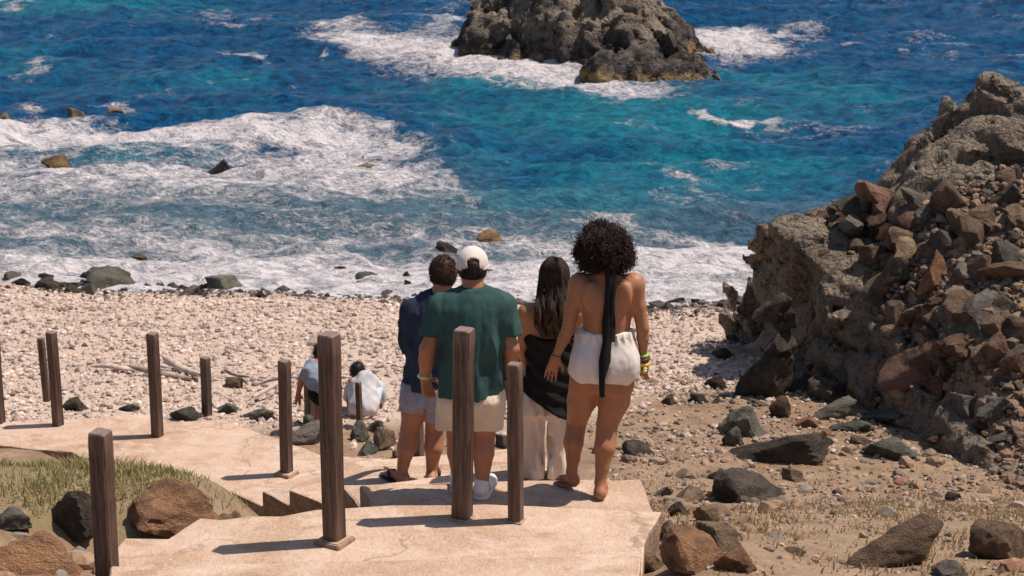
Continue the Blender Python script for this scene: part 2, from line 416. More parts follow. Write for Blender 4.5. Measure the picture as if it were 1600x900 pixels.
def sea_mat():
    k = NT('sea_water'); v = k.coord('Object')
    vs = k.coord('Object', (1, 1.7, 1))
    nW = k.noise(vs, 0.8, 4, 0.6, 0.6); nR = k.noise(vs, 3.2, 6, 0.72, 0.5); nF = k.noise(vs, 11, 4, 0.7, 0.3)
    deep = k.mix(k.mapr(nR, 0.35, 0.65), (0.0010, 0.028, 0.092), (0.006, 0.105, 0.255))
    turq = k.mix(k.mapr(nR, 0.35, 0.65), (0.002, 0.088, 0.165), (0.011, 0.225, 0.30))
    tq = k.mapr(k.math('ADD', k.attr('tq'), k.math('MULTIPLY', k.math('SUBTRACT', nW, 0.5), 0.8)), 0.05, 0.95)
    c = k.mix(tq, deep, turq)
    washc = k.mix(k.mapr(nR, 0.35, 0.65), (0.05, 0.115, 0.155), (0.15, 0.225, 0.27))
    c = k.mix(k.math('MULTIPLY', k.attr('wash'), 0.85), c, washc)
    # foam: lace + clumps, thresholded by the foam field
    wv = k.n('ShaderNodeVectorMath', operation='ADD'); 
    nv = k.n('ShaderNodeTexNoise'); k.l(vs, nv.inputs['Vector']); nv.inputs['Scale'].default_value = 1.6; nv.inputs['Detail'].default_value = 4
    sc = k.n('ShaderNodeVectorMath', operation='SCALE'); k.l(nv.outputs['Color'], sc.inputs[0]); sc.inputs['Scale'].default_value = 1.1
    k.l(vs, wv.inputs[0]); k.l(sc.outputs[0], wv.inputs[1])
    vo = k.n('ShaderNodeTexVoronoi', feature='DISTANCE_TO_EDGE'); k.l(wv.outputs[0], vo.inputs['Vector']); vo.inputs['Scale'].default_value = 1.9
    vo2 = k.n('ShaderNodeTexVoronoi', feature='DISTANCE_TO_EDGE'); k.l(wv.outputs[0], vo2.inputs['Vector']); vo2.inputs['Scale'].default_value = 5.0
    lace = k.math('MAXIMUM', k.mapr(vo.outputs['Distance'], 0.0, 0.16, 1, 0), k.math('MULTIPLY', k.mapr(vo2.outputs['Distance'], 0.0, 0.2, 1, 0), 0.75))
    nC = k.noise(vs, 2.3, 8, 0.74, 0.8)
    pat = k.math('ADD', k.math('MULTIPLY', k.mapr(nC, 0.28, 0.72, 0, 1, False), 0.62), k.math('MULTIPLY', lace, 0.17))
    pat = k.math('ADD', pat, k.math('MULTIPLY', k.math('SUBTRACT', nF, 0.5), 0.42))
    fo = k.attr('foam')
    f = k.mapr(k.math('ADD', fo, k.math('SUBTRACT', pat, 0.96)), -0.05, 0.55)
    f2 = k.mapr(fo, 0.02, 0.18)
    f = k.math('MULTIPLY', f, f2)
    foamc = k.mix(k.mapr(k.math('ADD', k.math('MULTIPLY', nF, .5), k.math('MULTIPLY', nC, .5)), 0.36, 0.62), (0.55, 0.53, 0.56), (0.82, 0.76, 0.77))
    c = k.mix(f, c, foamc)
    # milky water around foam
    k.col(c)
    k.l(k.mapr(f, 0, 1, 0.16, 0.85, False), k.p.inputs['Roughness'])
    k.p.inputs['IOR'].default_value = 1.33
    k.l(k.mapr(f, 0, 1, 0.48, 0.1, False), k.p.inputs['Specular IOR Level'])
    h = k.math('ADD', k.math('MULTIPLY', nR, 1.0), k.math('MULTIPLY', nF, 0.45))
    h = k.math('ADD', h, k.math('MULTIPLY', f, 0.5))
    k.bump(h, 0.75, 0.28)
    return k.m
M['sea'] = sea_mat()
xs = np.concatenate([[-9000, -2500, -600, -180, -70, -40], np.arange(-27, 27.01, 0.125), [40, 70, 180, 600, 2500, 9000]])
ys = np.concatenate([27*np.exp(np.arange(0, 1.42, 0.0028)), [130, 170, 260, 500, 1200, 4000, 12000]])
X, Y = np.meshgrid(xs, ys)
fo, tq, wash = sea_fields(X, Y)
mid = (Y < 120) & (np.abs(X) < 30)
fo = np.where(mid, fo, 0); tq = np.where(mid, tq, 0.15); wash = np.where(mid, wash, np.where(Y < 36, 1, 0))
Zs = sea_height(X, Y)+0.05*fo*np.clip(fbm(X*1.5, Y*3, 2.0, 4)+0.3, 0, 1)
sea = link('sea', grid_mesh('sea', xs, ys, Zs, M['sea'], {'foam': fo.ravel(), 'tq': tq.ravel(), 'wash': wash.ravel()}))
tag(sea, 'choppy blue and turquoise sea with white foam washing ashore', 'sea', kind='structure')

# ------------------------------------------------------------------ surface nets
def surface_nets(D, lo, h):
    s = D < 0
    nx, ny, nz = D.shape
    c = np.zeros((nx-1, ny-1, nz-1), np.uint8)
    for i in (0, 1):
        for j in (0, 1):
            for k in (0, 1):
                c += s[i:nx-1+i, j:ny-1+j, k:nz-1+k]
    act = (c > 0) & (c < 8)
    idx = -np.ones(act.shape, np.int32)
    ii = np.argwhere(act); idx[act] = np.arange(len(ii))
    acc = np.zeros((len(ii), 3), np.float32); cnt = np.zeros(len(ii), np.float32)
    I, Jx, K = ii.T
    for ax in range(3):
        o1, o2 = [a for a in range(3) if a != ax]
        for a in (0, 1):
            for b in (0, 1):
                off = [0, 0, 0]; off[o1] = a; off[o2] = b
                off2 = list(off); off2[ax] = 1
                d0 = D[I+off[0], Jx+off[1], K+off[2]]; d1 = D[I+off2[0], Jx+off2[1], K+off2[2]]
                m = (d0 < 0) != (d1 < 0)
                t = np.where(m, d0/(d0-d1+1e-12), 0)
                p = np.zeros((len(ii), 3), np.float32)
                p[:, o1] = a; p[:, o2] = b; p[:, ax] = t
                acc[m] += p[m]; cnt[m] += 1
    V = (ii+acc/cnt[:, None])*h+np.asarray(lo)
    Q = []
    for ax in range(3):
        sl0 = [slice(None)]*3; sl1 = [slice(None)]*3
        sl0[ax] = slice(0, -1); sl1[ax] = slice(1, None)
        a = s[tuple(sl0)]; b = s[tuple(sl1)]
        e = np.argwhere(a != b)
        o1, o2 = [(1, 2), (2, 0), (0, 1)][ax]
        sh = act.shape
        ok = (e[:, o1] > 0) & (e[:, o2] > 0) & (e[:, o1] < sh[o1]) & (e[:, o2] < sh[o2])
        e = e[ok]
        flip = a[tuple(e.T)]
        def cell(da, db):
            q = e.copy(); q[:, o1] -= da; q[:, o2] -= db
            return idx[tuple(q.T)]
        q = np.stack([cell(1, 1), cell(0, 1), cell(0, 0), cell(1, 0)], 1)
        q = np.where(flip[:, None], q, q[:, ::-1])
        Q.append(q)
    Q = np.concatenate(Q)
    Q = Q[(Q >= 0).all(1)]
    return V, Q

def biggest(VQ):
    V, Q = VQ; lab = np.arange(len(V))
    for _ in range(400):
        m = lab[Q].min(1); new = lab.copy()
        np.minimum.at(new, Q.ravel(), np.repeat(m, 4)); new = new[new]
        if (new == lab).all(): break
        lab = new
    u, c = np.unique(lab, return_counts=True); keep = lab == u[np.argmax(c)]
    idx = np.cumsum(keep)-1; Q = Q[keep[Q[:, 0]]]
    return V[keep], idx[Q]
class SDF:
    """Collects shapes, evaluates their smooth union on a grid and returns a surface."""
    def __init__(s): s.pr = []
    def cone(s, a, b, ra, rb, k=0.03, fy=1.0):
        a = np.asarray(a, float); b = np.asarray(b, float)
        R = max(ra, rb)*max(1, fy)
        lo = np.minimum(a, b)-R; hi = np.maximum(a, b)+R
        def f(x, y, z):
            ab = b-a; L = max(1e-9, (ab**2).sum())
            t = np.clip(((x-a[0])*ab[0]+(y-a[1])*ab[1]+(z-a[2])*ab[2])/L, 0, 1)
            return np.sqrt((x-a[0]-t*ab[0])**2+((y-a[1]-t*ab[1])/fy)**2+(z-a[2]-t*ab[2])**2)-(ra+(rb-ra)*t)
        s.pr.append((lo, hi, f, k)); return s
    def chain(s, pts, rad, k=0.03, fy=1.0):
        for i in range(len(pts)-1): s.cone(pts[i], pts[i+1], rad[i], rad[i+1], k if i == 0 else 0.012, fy)
        return s
    def ell(s, c, r, k=0.03, rot=0.0):
        c = np.asarray(c, float); r = np.asarray(r, float); R = r.max()
        ca, sa = math.cos(rot), math.sin(rot)
        def f(x, y, z):
            X = x-c[0]; Y = y-c[1]; Z = z-c[2]
            if rot: X, Y = X*ca+Y*sa, -X*sa+Y*ca
            k0 = np.sqrt((X/r[0])**2+(Y/r[1])**2+(Z/r[2])**2)
            k1 = np.sqrt((X/r[0]**2)**2+(Y/r[1]**2)**2+(Z/r[2]**2)**2)+1e-9
            return k0*(k0-1)/k1
        s.pr.append((c-R, c+R, f, k)); return s
    def loft(s, secs, k=0.03, p=2.0):
        """secs: (z, cx, cy, rx, ry) from any order; solid of elliptical sections"""
        A = np.array(sorted(secs)); z0, z1 = A[0, 0], A[-1, 0]
        R = max(A[:, 3].max(), A[:, 4].max())
        lo = np.array([(A[:, 1]-A[:, 3]).min(), (A[:, 2]-A[:, 4]).min(), z0]); hi = np.array([(A[:, 1]+A[:, 3]).max(), (A[:, 2]+A[:, 4]).max(), z1])
        zz = np.linspace(z0, z1, 80)
        cols = [np.interp(zz, A[:, 0], A[:, i]) for i in range(1, 5)]
        ker = np.exp(-np.linspace(-2, 2, 9)**2); ker /= ker.sum()
        cols = [np.convolve(np.pad(c, 4, mode='edge'), ker, 'valid') for c in cols]
        def f(x, y, z):
            zc = np.clip(z, z0, z1)
            cx, cy, rx, ry = [np.interp(zc, zz, c).astype(np.float32) for c in cols]
            q = (np.abs((x-cx)/rx)**p+np.abs((y-cy)/ry)**p)**(1/p)
            d = (q-1)*np.minimum(rx, ry)
            e = np.abs(z-zc)
            return np.where(e > 0, np.sqrt(np.maximum(d, 0)**2+e**2)+np.minimum(d, 0)*0, d)
        s.pr.append((lo, hi, f, k)); return s
    def eval(s, h, post=None, pad=0.05, lo=None, hi=None):
        if lo is None: lo = np.min([p[0] for p in s.pr], 0)-pad
        if hi is None: hi = np.max([p[1] for p in s.pr], 0)+pad
        n = np.ceil((hi-lo)/h).astype(int)+1
        ax = [(lo[i]+np.arange(n[i])*h).astype(np.float32) for i in range(3)]
        D = np.full(n, 0.5, np.float32)
        for l, u, f, k in s.pr:
            m = k*1.0+0.03
            a = np.clip(((l-m-lo)/h).astype(int), 0, n); b = np.clip(((u+m-lo)/h).astype(int)+2, 0, n)
            sl = tuple(slice(a[i], b[i]) for i in range(3))
            if any(b[i] <= a[i] for i in range(3)): continue
            x = ax[0][sl[0]][:, None, None]; y = ax[1][sl[1]][None, :, None]; z = ax[2][sl[2]][None, None, :]
            d = f(x, y, z).astype(np.float32); D0 = D[sl]
            if k > 0:
                t = np.clip(0.5+0.5*(D0-d)/k, 0, 1)
                D[sl] = D0*(1-t)+d*t-k*t*(1-t)
            else: D[sl] = np.minimum(D0, d)
        x = ax[0][:, None, None]; y = ax[1][None, :, None]; z = ax[2][None, None, :]
        if post is not None: D = post(D, x, y, z)
        D = np.asarray(np.broadcast_to(D, tuple(n)), np.float32).copy()
        D[0] = D[-1] = 0.5; D[:, 0] = D[:, -1] = 0.5; D[:, :, 0] = D[:, :, -1] = 0.5
        return surface_nets(D, lo, h)

def facets(x, y, z, size, seed):
    """broken-block field: height of a random tilted plane per cell, and closeness to the cell borders"""
    p = [x/size, y/size, z/size]; c = [np.floor(q).astype(np.int32) for q in p]
    b1 = np.full(x.shape, 9e9, np.float32); b2 = b1.copy(); off = np.zeros(x.shape, np.float32)
    for i in (-1, 0, 1):
        for j in (-1, 0, 1):
            for k in (-1, 0, 1):
                hh = _perm[_perm[_perm[(c[0]+i+seed) & 255]+((c[1]+j) & 255)]+((c[2]+k) & 255)]
                g = _g[hh]; g2 = _g[(hh*7+3) & 255]
                d = [p[0]-(c[0]+i+.5+.45*g[:, 0]), p[1]-(c[1]+j+.5+.45*g[:, 1]), p[2]-(c[2]+k+.5+.45*g[:, 2])]
                r2 = d[0]**2+d[1]**2+d[2]**2
                m = r2 < b1
                b2 = np.where(m, b1, np.minimum(b2, r2))
                off = np.where(m, d[0]*g2[:, 0]+d[1]*g2[:, 1]+d[2]*g2[:, 2], off)
                b1 = np.where(m, r2, b1)
    return off*size, (np.sqrt(b2)-np.sqrt(b1))
def facet_field(d, X, Y, Z, layers):
    out = np.zeros(d.shape, np.float32); m = np.abs(d) < 0.6
    x, y, z = [np.asarray(q, np.float32)[m] for q in (X, Y, Z)]
    wv = 0.12*perlin(x*2.5, y*2.5, z*2.5); x = x+wv; y = y-wv; z = z+wv
    acc = 0
    for q, (size, k, crack) in enumerate(layers):
        o, e = facets(x, y, z, size, 17*q+5)
        acc = acc+k*o+crack*np.clip(1-e/0.22, 0, 1)
    out[m] = acc
    return out
# ------------------------------------------------------------------ rocks
def ico(sub):
    bm = bmesh.new(); bmesh.ops.create_icosphere(bm, subdivisions=sub, radius=1)
    V = np.array([v.co[:] for v in bm.verts]); Fc = np.array([[v.index for v in f.verts] for f in bm.faces]); bm.free()
    return V, Fc
ICO = {i: ico(i) for i in (1, 2, 3, 4, 5)}
def rock_verts(seed, sub, nplanes=14, rough=0.10, sharp=26):
    r = np.random.default_rng(seed); V, Fc = ICO[sub]
    N = r.normal(size=(nplanes, 3)); N /= np.linalg.norm(N, axis=1)[:, None]
    dist = r.uniform(0.42, 0.95, nplanes)
    q = np.clip(V@N.T, 1e-3, None)/dist
    inv = (q**sharp).sum(1)**(1/sharp)
    rad = np.minimum(1/np.maximum(inv, 1e-3), 1.15)
    o = r.uniform(0, 50, 3)
    P = V*rad[:, None]
    n = fbm(P[:, 0]*1.7+o[0], P[:, 1]*1.7+o[1], P[:, 2]*1.7+o[2], 5, gain=0.55)
    g = ridged(P[:, 0]*2.3+o[1], P[:, 1]*2.3+o[2], P[:, 2]*2.3+o[0], 4)
    P = P*(1+rough*1.5*n+rough*0.8*(g-0.4))[:, None]
    P[:, :2] *= (1+0.45*np.clip(-P[:, 2], 0, 1))[:, None]
    P /= np.abs(P).max(0)
    return P, Fc
def edgy(me, a=24):
    me.set_sharp_from_angle(angle=math.radians(a)); return me
PROT = [edgy(mesh_np('rock_shape', *rock_verts(140+i, 4, 9+i % 7, 0.11+0.02*(i % 3)), M['rock_brown'])) for i in range(12)]
PROTS = [edgy(mesh_np('small_rock_shape', *rock_verts(200+i, 3, 8+i % 5, 0.12), M['rock_brown']), 20) for i in range(12)]
def put_rock(loc, dims, mat, rz, mesh, label, group=None, tilt=(0, 0), name='rock', cat='rock'):
    o = link(name, mesh, None, loc)
    o.scale = dims; o.rotation_euler = (tilt[0], tilt[1], rz)
    o.material_slots[0].link = 'OBJECT'; o.material_slots[0].material = M[mat]
    return tag(o, label, cat, group)
_rk = [0]
def rock_px(px, py, wpx, hpx, mat, label, group=None, depth=0.8, z=None, tilt=None, embed=0.38, Y=None, cat='rock', fn=h_all, rz=None, proto=None):
    """a rock whose outline is centred on photo pixel (px,py) and about wpx x hpx there, resting on the ground or in the water"""
    if z is None:
        g = ground_hit(px, py+hpx*0.30, fn)
    else: g = at_z(px, py+hpx*0.30, z)
    R = math.sqrt(g[0]**2+g[1]**2+(CAMZ-g[2])**2); s = R/F
    hw = wpx*s/2
    hd = hw*depth
    e = math.asin((CAMZ-g[2])/R)
    # visible height = 2*hh*cos(e) + some of the depth
    hh = max(0.35*hw*0.4, (hpx*s-0.55*hd*math.sin(e))/math.cos(e)/(2-embed))
    _rk[0] += 1
    r = random.Random(_rk[0])
    t = tilt if tilt is not None else (r.uniform(-.08, .08), r.uniform(-.12, .12))
    loc = (g[0], g[1]+hd*0.35, g[2]+hh*(1-embed)*0.75)
    m = PROT[(proto if proto is not None else _rk[0]*5) % 12]
    return put_rock(loc, (hw*1.08, hd, hh), mat, (rz if rz is not None else r.uniform(-.35, .35)), m, label, group, t)

ROCKS = [
 # beside the stairs, near
 (238, 800, 190, 84, 'rock_orange', 'large orange brown boulder sloping down left of the upper landing'),
 (58, 872, 190, 74, 'rock_orange', 'broad flat orange rock in the bottom left corner beside the near post'),
 (28, 818, 66, 40, 'rock_grey', 'grey rock at the left edge below the green grass'),
 (112, 812, 125, 88, 'rock_dark', 'dark rock standing in for shade in the hollow behind the near post'),  # dark-coloured rock added in place of the orange boulder's shadow
 (1084, 868, 120, 74, 'rock_orange', 'big orange brown rock against the right end of the landing'),
 (1120, 838, 100, 60, 'rock_tan', 'broad tan rock behind the big orange rock by the landing'),
 (1062, 798, 42, 26, 'rock_brown', 'small brown rock at the right rear corner of the landing'),
 (1108, 806, 56, 34, 'rock_tan', 'tan rock just behind the big orange rock by the landing'),
 (1018, 880, 60, 40, 'rock_tan', 'tan rock half under the landing at the bottom edge'),
 (950, 893, 50, 18, 'rock_tan', 'low pale rock on the landing edge at the bottom of the picture'),
 (1402, 860, 168, 88, 'rock_brown', 'big brown boulder lying on the dry grass in the right foreground'),
 (1568, 848, 110, 78, 'rock_brown', 'dark brown boulder at the right foreground edge'),
 (1475, 893, 70, 30, 'rock_grey', 'grey rock at the bottom edge between two brown boulders'),
 (1240, 862, 50, 14, 'rock_brown', 'low flat stone in grass left of the big foreground boulder'),
 (1490, 778, 30, 18, 'rock_dark', 'small dark stone alone on the dry grass'),
 # middle ground, right
 (1226, 706, 215, 56, 'rock_dark', 'long dark slab of rock tilted up to the right above the dry grass', None, .5, None, (0.05, -.22)),
 (1168, 768, 130, 54, 'rock_dark', 'dark low rock just below the long tilted slab'),
 (1238, 742, 50, 28, 'rock_brown', 'rounded brown rock tucked under the long dark slab'),
 (1168, 664, 84, 54, 'rock_olive', 'pointed grey green rock left of the rubble'),
 (1146, 686, 36, 34, 'rock_grey', 'small grey rock in front of the pointed grey green rock'),
 (1222, 640, 44, 40, 'rock_brown', 'brown rock behind the pointed grey green rock'),
 (1264, 661, 50, 22, 'rock_orange', 'flat pinkish orange stone at the foot of the rubble'),
 (1306, 642, 72, 42, 'rock_grey', 'grey rock with a black shaded face at the foot of the rubble'),
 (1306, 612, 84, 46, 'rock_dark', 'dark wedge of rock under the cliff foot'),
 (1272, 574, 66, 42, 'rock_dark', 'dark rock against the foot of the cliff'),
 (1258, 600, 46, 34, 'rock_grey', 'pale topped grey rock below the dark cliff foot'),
 (1340, 572, 56, 44, 'rock_grey', 'grey brown rock beside the shaded cliff foot'),
 (1453, 568, 140, 76, 'rock_red', 'large red brown boulder in the middle of the rubble'),
 (1424, 618, 90, 34, 'rock_tan', 'tan slab below the large red brown boulder'),
 (1512, 632, 76, 48, 'rock_grey', 'grey brown rock at lower right of the rubble'),
 (1408, 652, 110, 26, 'rock_olive', 'flat grey green slab at the rubble foot'),
 (1392, 704, 90, 34, 'rock_olive', 'low grey green rock flush with the dry grass'),
 (1472, 686, 56, 26, 'rock_red', 'small reddish black rock at the grass edge'),
 (1560, 640, 60, 40, 'rock_olive', 'grey green rock near the right edge below the rubble'),
 (1582, 682, 70, 24, 'rock_grey', 'flat grey rock at the right edge above the dry grass'),
 (1373, 461, 62, 38, 'rock_grey', 'pale grey rock on top of the dark cliff'),
 (1490, 484, 96, 50, 'rock_brown', 'brown boulder with black shaded underside high in the rubble'),
 (1462, 428, 52, 62, 'rock_orange', 'upright orange tan block high in the rubble'),
 (1406, 428, 48, 52, 'rock_grey', 'grey block left of the upright orange tan block'),
 (1528, 424, 70, 54, 'rock_brown', 'brown boulder right of the upright orange tan block'),
 (1578, 405, 60, 50, 'rock_grey', 'grey boulder at the right edge of the upper rubble'),
 (1366, 398, 74, 46, 'rock_brown', 'brown rock above the dark cliff top'),
 (1560, 514, 84, 38, 'rock_brown', 'flat topped brown rock at the right of the rubble'),
 (1553, 556, 60, 58, 'rock_red', 'red brown block right of the large red boulder'),
 (1592, 574, 54, 44, 'rock_red', 'red brown rock cut by the right edge'),
 (1575, 310, 56, 44, 'rock_dark', 'dark boulder at the right edge below the peak'),
 (1480, 300, 40, 30, 'rock_grey', 'grey stone just below the smooth peak face'),
 (1540, 346, 60, 40, 'rock_brown', 'brown rock in the upper right rubble'),
 (1440, 340, 56, 36, 'rock_grey', 'grey rock in the middle of the upper rubble'),
 (1300, 380, 60, 36, 'rock_brown', 'brown rock on the cliff shoulder'),
 (1394, 366, 44, 30, 'rock_orange', 'orange stone on the slope above the cliff'),
 (1500, 385, 54, 34, 'rock_tan', 'tan stone between boulders in the upper rubble'),
 (995, 703, 54, 24, 'rock_dark', 'dark flat rock on the dry slope right of the walking woman'),
 (1090, 622, 36, 22, 'rock_dark', 'dark stone left of the cliff shadow'),
 (1048, 626, 28, 20, 'rock_brown', 'brown stone on the dry slope above the dark flat rock'),
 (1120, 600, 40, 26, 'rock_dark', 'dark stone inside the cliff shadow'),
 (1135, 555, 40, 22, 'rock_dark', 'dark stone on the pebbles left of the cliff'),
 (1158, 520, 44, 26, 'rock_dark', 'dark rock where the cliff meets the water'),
 # pile behind the stairs
 (474, 682, 78, 44, 'rock_grey', 'grey boulder behind the short post beside the lower landing'),
 (492, 660, 36, 26, 'rock_olive', 'rounded grey green stone on top of the pile behind the tall post'),
 (556, 678, 40, 36, 'rock_grey', 'grey stone right of the tall post at the crouching person'),
 (575, 702, 38, 26, 'rock_olive', 'rounded grey stone at the front of the pile by the stairs'),
 (602, 690, 44, 42, 'rock_tan', 'rounded orange tan stone left of the man in navy'),
 (588, 668, 34, 24, 'rock_olive', 'grey green stone behind the orange tan stone'),
 (624, 712, 26, 16, 'rock_tan', 'small tan stone at the navy shirted man heel'),
 (790, 690, 50, 30, 'rock_dark', 'dark rock seen between the post and the pale trousers'),
 # along the lower landing
 (118, 634, 48, 24, 'rock_dark', 'dark grey rock behind the twin posts'),
 (292, 650, 58, 24, 'rock_olive', 'grey green rock behind the lower landing'),
 (205, 638, 34, 14, 'rock_dark', 'low dark rock at the far side of the lower landing'),
 (355, 640, 46, 22, 'rock_olive', 'grey green rock right of the thin far post'),
 (400, 650, 50, 24, 'rock_grey', 'grey rock above the right edge of the lower landing'),
 (370, 598, 38, 22, 'rock_brown', 'brown rock beside the driftwood branch'),
 (345, 812, 40, 16, 'rock_tan', 'flat tan stone under the saw tooth step ends'),
 (366, 808, 40, 18, 'rock_tan', 'rounded tan stone below the second step end'),
 (420, 806, 44, 18, 'rock_tan', 'tan stone below the third step end'),
 (180, 716, 60, 16, 'rock_grey', 'grey stone half buried at the top of the green bank'),
 # shore boulders
 (168, 440, 82, 38, 'rock_olive', 'large smooth grey boulder at the water edge on the left'),
 (345, 442, 74, 38, 'rock_olive', 'large pale olive boulder at the water edge'),
]
ROCKS += [(1046, 838, 50, 44, 'rock_tan', 'pale tan rock touching the right edge of the landing'), (1150, 880, 70, 40, 'rock_orange', 'orange rock right of the big rock against the landing'),
 (1128, 742, 44, 20, 'rock_brown', 'low brown stone left of the dark slabs'), (1040, 770, 34, 20, 'rock_grey', 'grey stone behind the right rear corner of the landing'),
 (1330, 668, 60, 24, 'rock_olive', 'thin grey green slab above the dry grass'), (1350, 690, 40, 18, 'rock_brown', 'small brown stone beside the thin grey green slab'), (1200, 610, 40, 26, 'rock_grey', 'grey stone in front of the cliff corner stack'),
 (1078, 775, 60, 30, 'rock_tan', 'rounded tan rock above the big orange rock by the landing')]
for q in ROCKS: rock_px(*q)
BEACH = [(25, 432, 44, 20, 'black rock at the far left of the water edge'), (62, 436, 38, 18, 'dark rock second from the left at the water edge'),
 (98, 430, 34, 18, 'dark rock left of the large smooth grey boulder'), (110, 446, 34, 14, 'flat black rock in front of the smooth grey boulder'),
 (408, 462, 24, 14, 'small dark rock right of the pale olive boulder')]
for a, b, c_, d, l in BEACH: rock_px(a, b, c_, d, 'rock_wet', l)
def shoreline(px, lvl):
    """photo row where the beach reaches height lvl at photo column px"""
    yy = np.linspace(26, 36, 400); xx = (px-800)/F*(yy*cp+CAMZ*sp_)
    return to_px(xx, yy, 0*yy+lvl)[1][int(np.argmax(h_base(xx, yy) < lvl))]
for i in range(58):
    zone = 0 if i < 34 else (1 if i < 46 else 2)
    px = [rnd.choice([rnd.uniform(-5, 140), rnd.uniform(-5, 400)]), rnd.uniform(380, 640), rnd.uniform(990, 1165)][zone]
    w_ = [10, 9, 9][zone]*([4.4, 2.6, 2.8][zone])**(rnd.random()**(1.6 if px > 140 else .8))
    py = shoreline(px, rnd.uniform(-.04, [.22, .12, .12][zone]))-w_*.1
    m = rnd.choice(['rock_wet', 'rock_wet', 'rock_dark', 'rock_dark'] if zone else ['rock_wet', 'rock_dark', 'rock_dark', 'rock_grey', 'rock_olive'])
    sz = 'larger' if w_ > 19 else ('medium' if w_ > 13 else 'small')
    c_ = {'rock_wet': 'wet black', 'rock_dark': 'dark brown', 'rock_grey': 'grey', 'rock_olive': 'grey green'}[m]
    pl = ('at the far left' if px < 90 else ('near the smooth boulder' if px < 170 else ('between the two shore boulders' if px < 340 else 'past the olive boulder'))) if zone == 0 else (
        ('behind the tall post' if px < 540 else 'beside the navy shirt') if zone == 1 else ('beyond the walking woman' if px < 1080 else 'left of the cliff'))
    rock_px(px, py, w_, w_*.55, m, f'{sz} {c_} rock on the water line {pl}', 'rocks along the water line')
SEAROCKS = [(118, 180, 42, 30, 'rock_tan', 'tan rock standing in the foam at upper left'), (8, 188, 30, 22, 'rock_tan', 'tan rock in the foam at the left edge'),
 (86, 258, 80, 28, 'rock_ochre', 'low brown and black rock awash in foam at left'), (138, 241, 34, 20, 'rock_orange', 'small orange rock behind the low brown rock awash'),
 (347, 264, 46, 30, 'rock_dark', 'dark rock alone in the breaking foam'), (560, 266, 54, 18, 'rock_ochre', 'flat orange rock at the end of the breaker'),
 (698, 386, 32, 18, 'rock_dark', 'dark rock in the wash above the man with short hair'), (758, 371, 60, 22, 'rock_ochre', 'ochre rock in the wash above the white cap'),
 (165, 364, 30, 12, 'rock_wet', 'low black rock in the wash at left'), (184, 177, 34, 14, 'rock_ochre', 'rock under spray right of the tan rock'),
 (530, 420, 32, 10, 'rock_wet', 'thin black rock in the shore foam'), (573, 433, 42, 13, 'rock_olive', 'flat grey rock in the shore foam'),
 (637, 443, 18, 15, 'rock_wet', 'small black rock near the short haired man'), (636, 429, 16, 10, 'rock_wet', 'tiny dark rock above the small black one'),
 (215, 402, 32, 9, 'rock_ochre', 'thin ochre rock just showing in the wash'), (20, 249, 22, 9, 'rock_ochre', 'small ochre rock awash at the left edge'),
 (808, 466, 34, 12, 'rock_wet', 'black rock at the water edge beside the green shirt'), (1055, 470, 30, 8, 'rock_wet', 'low dark rock in the foam right of the curly haired woman'),
 (770, 425, 24, 10, 'rock_ochre', 'small ochre rock right of the white cap')]
for q in SEAROCKS: rock_px(*q, z=0.05, embed=0.45)

CNAME = {'rock_brown': 'brown', 'rock_grey': 'grey', 'rock_orange': 'orange brown', 'rock_tan': 'tan', 'rock_red': 'reddish', 'rock_dark': 'blackish'}
def loose(px0, px1, py0, py1, n, w0, w1, mats, label, group, avoid=None):
    k = 0
    while k < n:
        px = rnd.uniform(px0, px1); py = rnd.uniform(py0, py1)
        if avoid and avoid(px, py): continue
        g = ground_hit(px, py); R = float(np.linalg.norm(g-np.array([0, 0, CAMZ])))
        wp = w0*(w1/w0)**(rnd.random()**1.9); s = wp*R/F/2
        m = rnd.choice(mats)
        put_rock((g[0], g[1], g[2]+s*0.02), (s*rnd.uniform(.85, 1.45), s*rnd.uniform(.6, 1.1), s*rnd.uniform(.4, .85)), m, rnd.uniform(0, 6.3),
                 rnd.choice(PROTS), label(CNAME[m], wp, px, py), group, (rnd.uniform(-.6, .6), rnd.uniform(-.7, .4)))
        k += 1
BR = ['rock_brown', 'rock_brown', 'rock_brown', 'rock_tan', 'rock_grey', 'rock_orange', 'rock_tan', 'rock_red', 'rock_dark', 'rock_brown']
def left_of_slope(px, py):
    return py < np.interp(px, [1210, 1340, 1420, 1600], [345, 312, 300, 250])+8 or (px < np.interp(py, [335, 420, 480, 560, 600], [1240, 1285, 1350, 1400, 1400]))
def where_(c, w, px, py):
    sz = 'large' if w > 46 else ('mid sized' if w > 32 else 'small')
    v = 'top of' if py < 350 else ('upper' if py < 430 else ('middle' if py < 520 else 'lower'))
    hz = 'beside the cliff' if px < 1380 else ('left of centre' if px < 1460 else ('right of centre' if px < 1530 else 'at the edge'))
    return f'{sz} angular {c} rock, {v} rubble slope, {hz}'
loose(1225, 1610, 270, 600, 135, 24, 110, BR, where_, 'rubble on the right slope', left_of_slope)
loose(1180, 1600, 600, 690, 30, 16, 46, BR, lambda c, w, px, py: f"{'larger' if w > 28 else 'small'} loose {c} stone at the rubble foot {'left of the red boulder' if px < 1390 else 'at the right'}", 'stones at the rubble foot')
loose(1010, 1600, 600, 860, 24, 10, 24, ['rock_dark', 'rock_brown'], lambda c, w, px, py: f"small {c} stone on the dry slope {'beside the walking woman' if px < 1100 else ('below the rubble foot' if py < 740 else 'near the foreground boulders')}", 'small stones on the dry slope')
print('rocks', len([o for o in C.objects if o.name.startswith('rock')]))

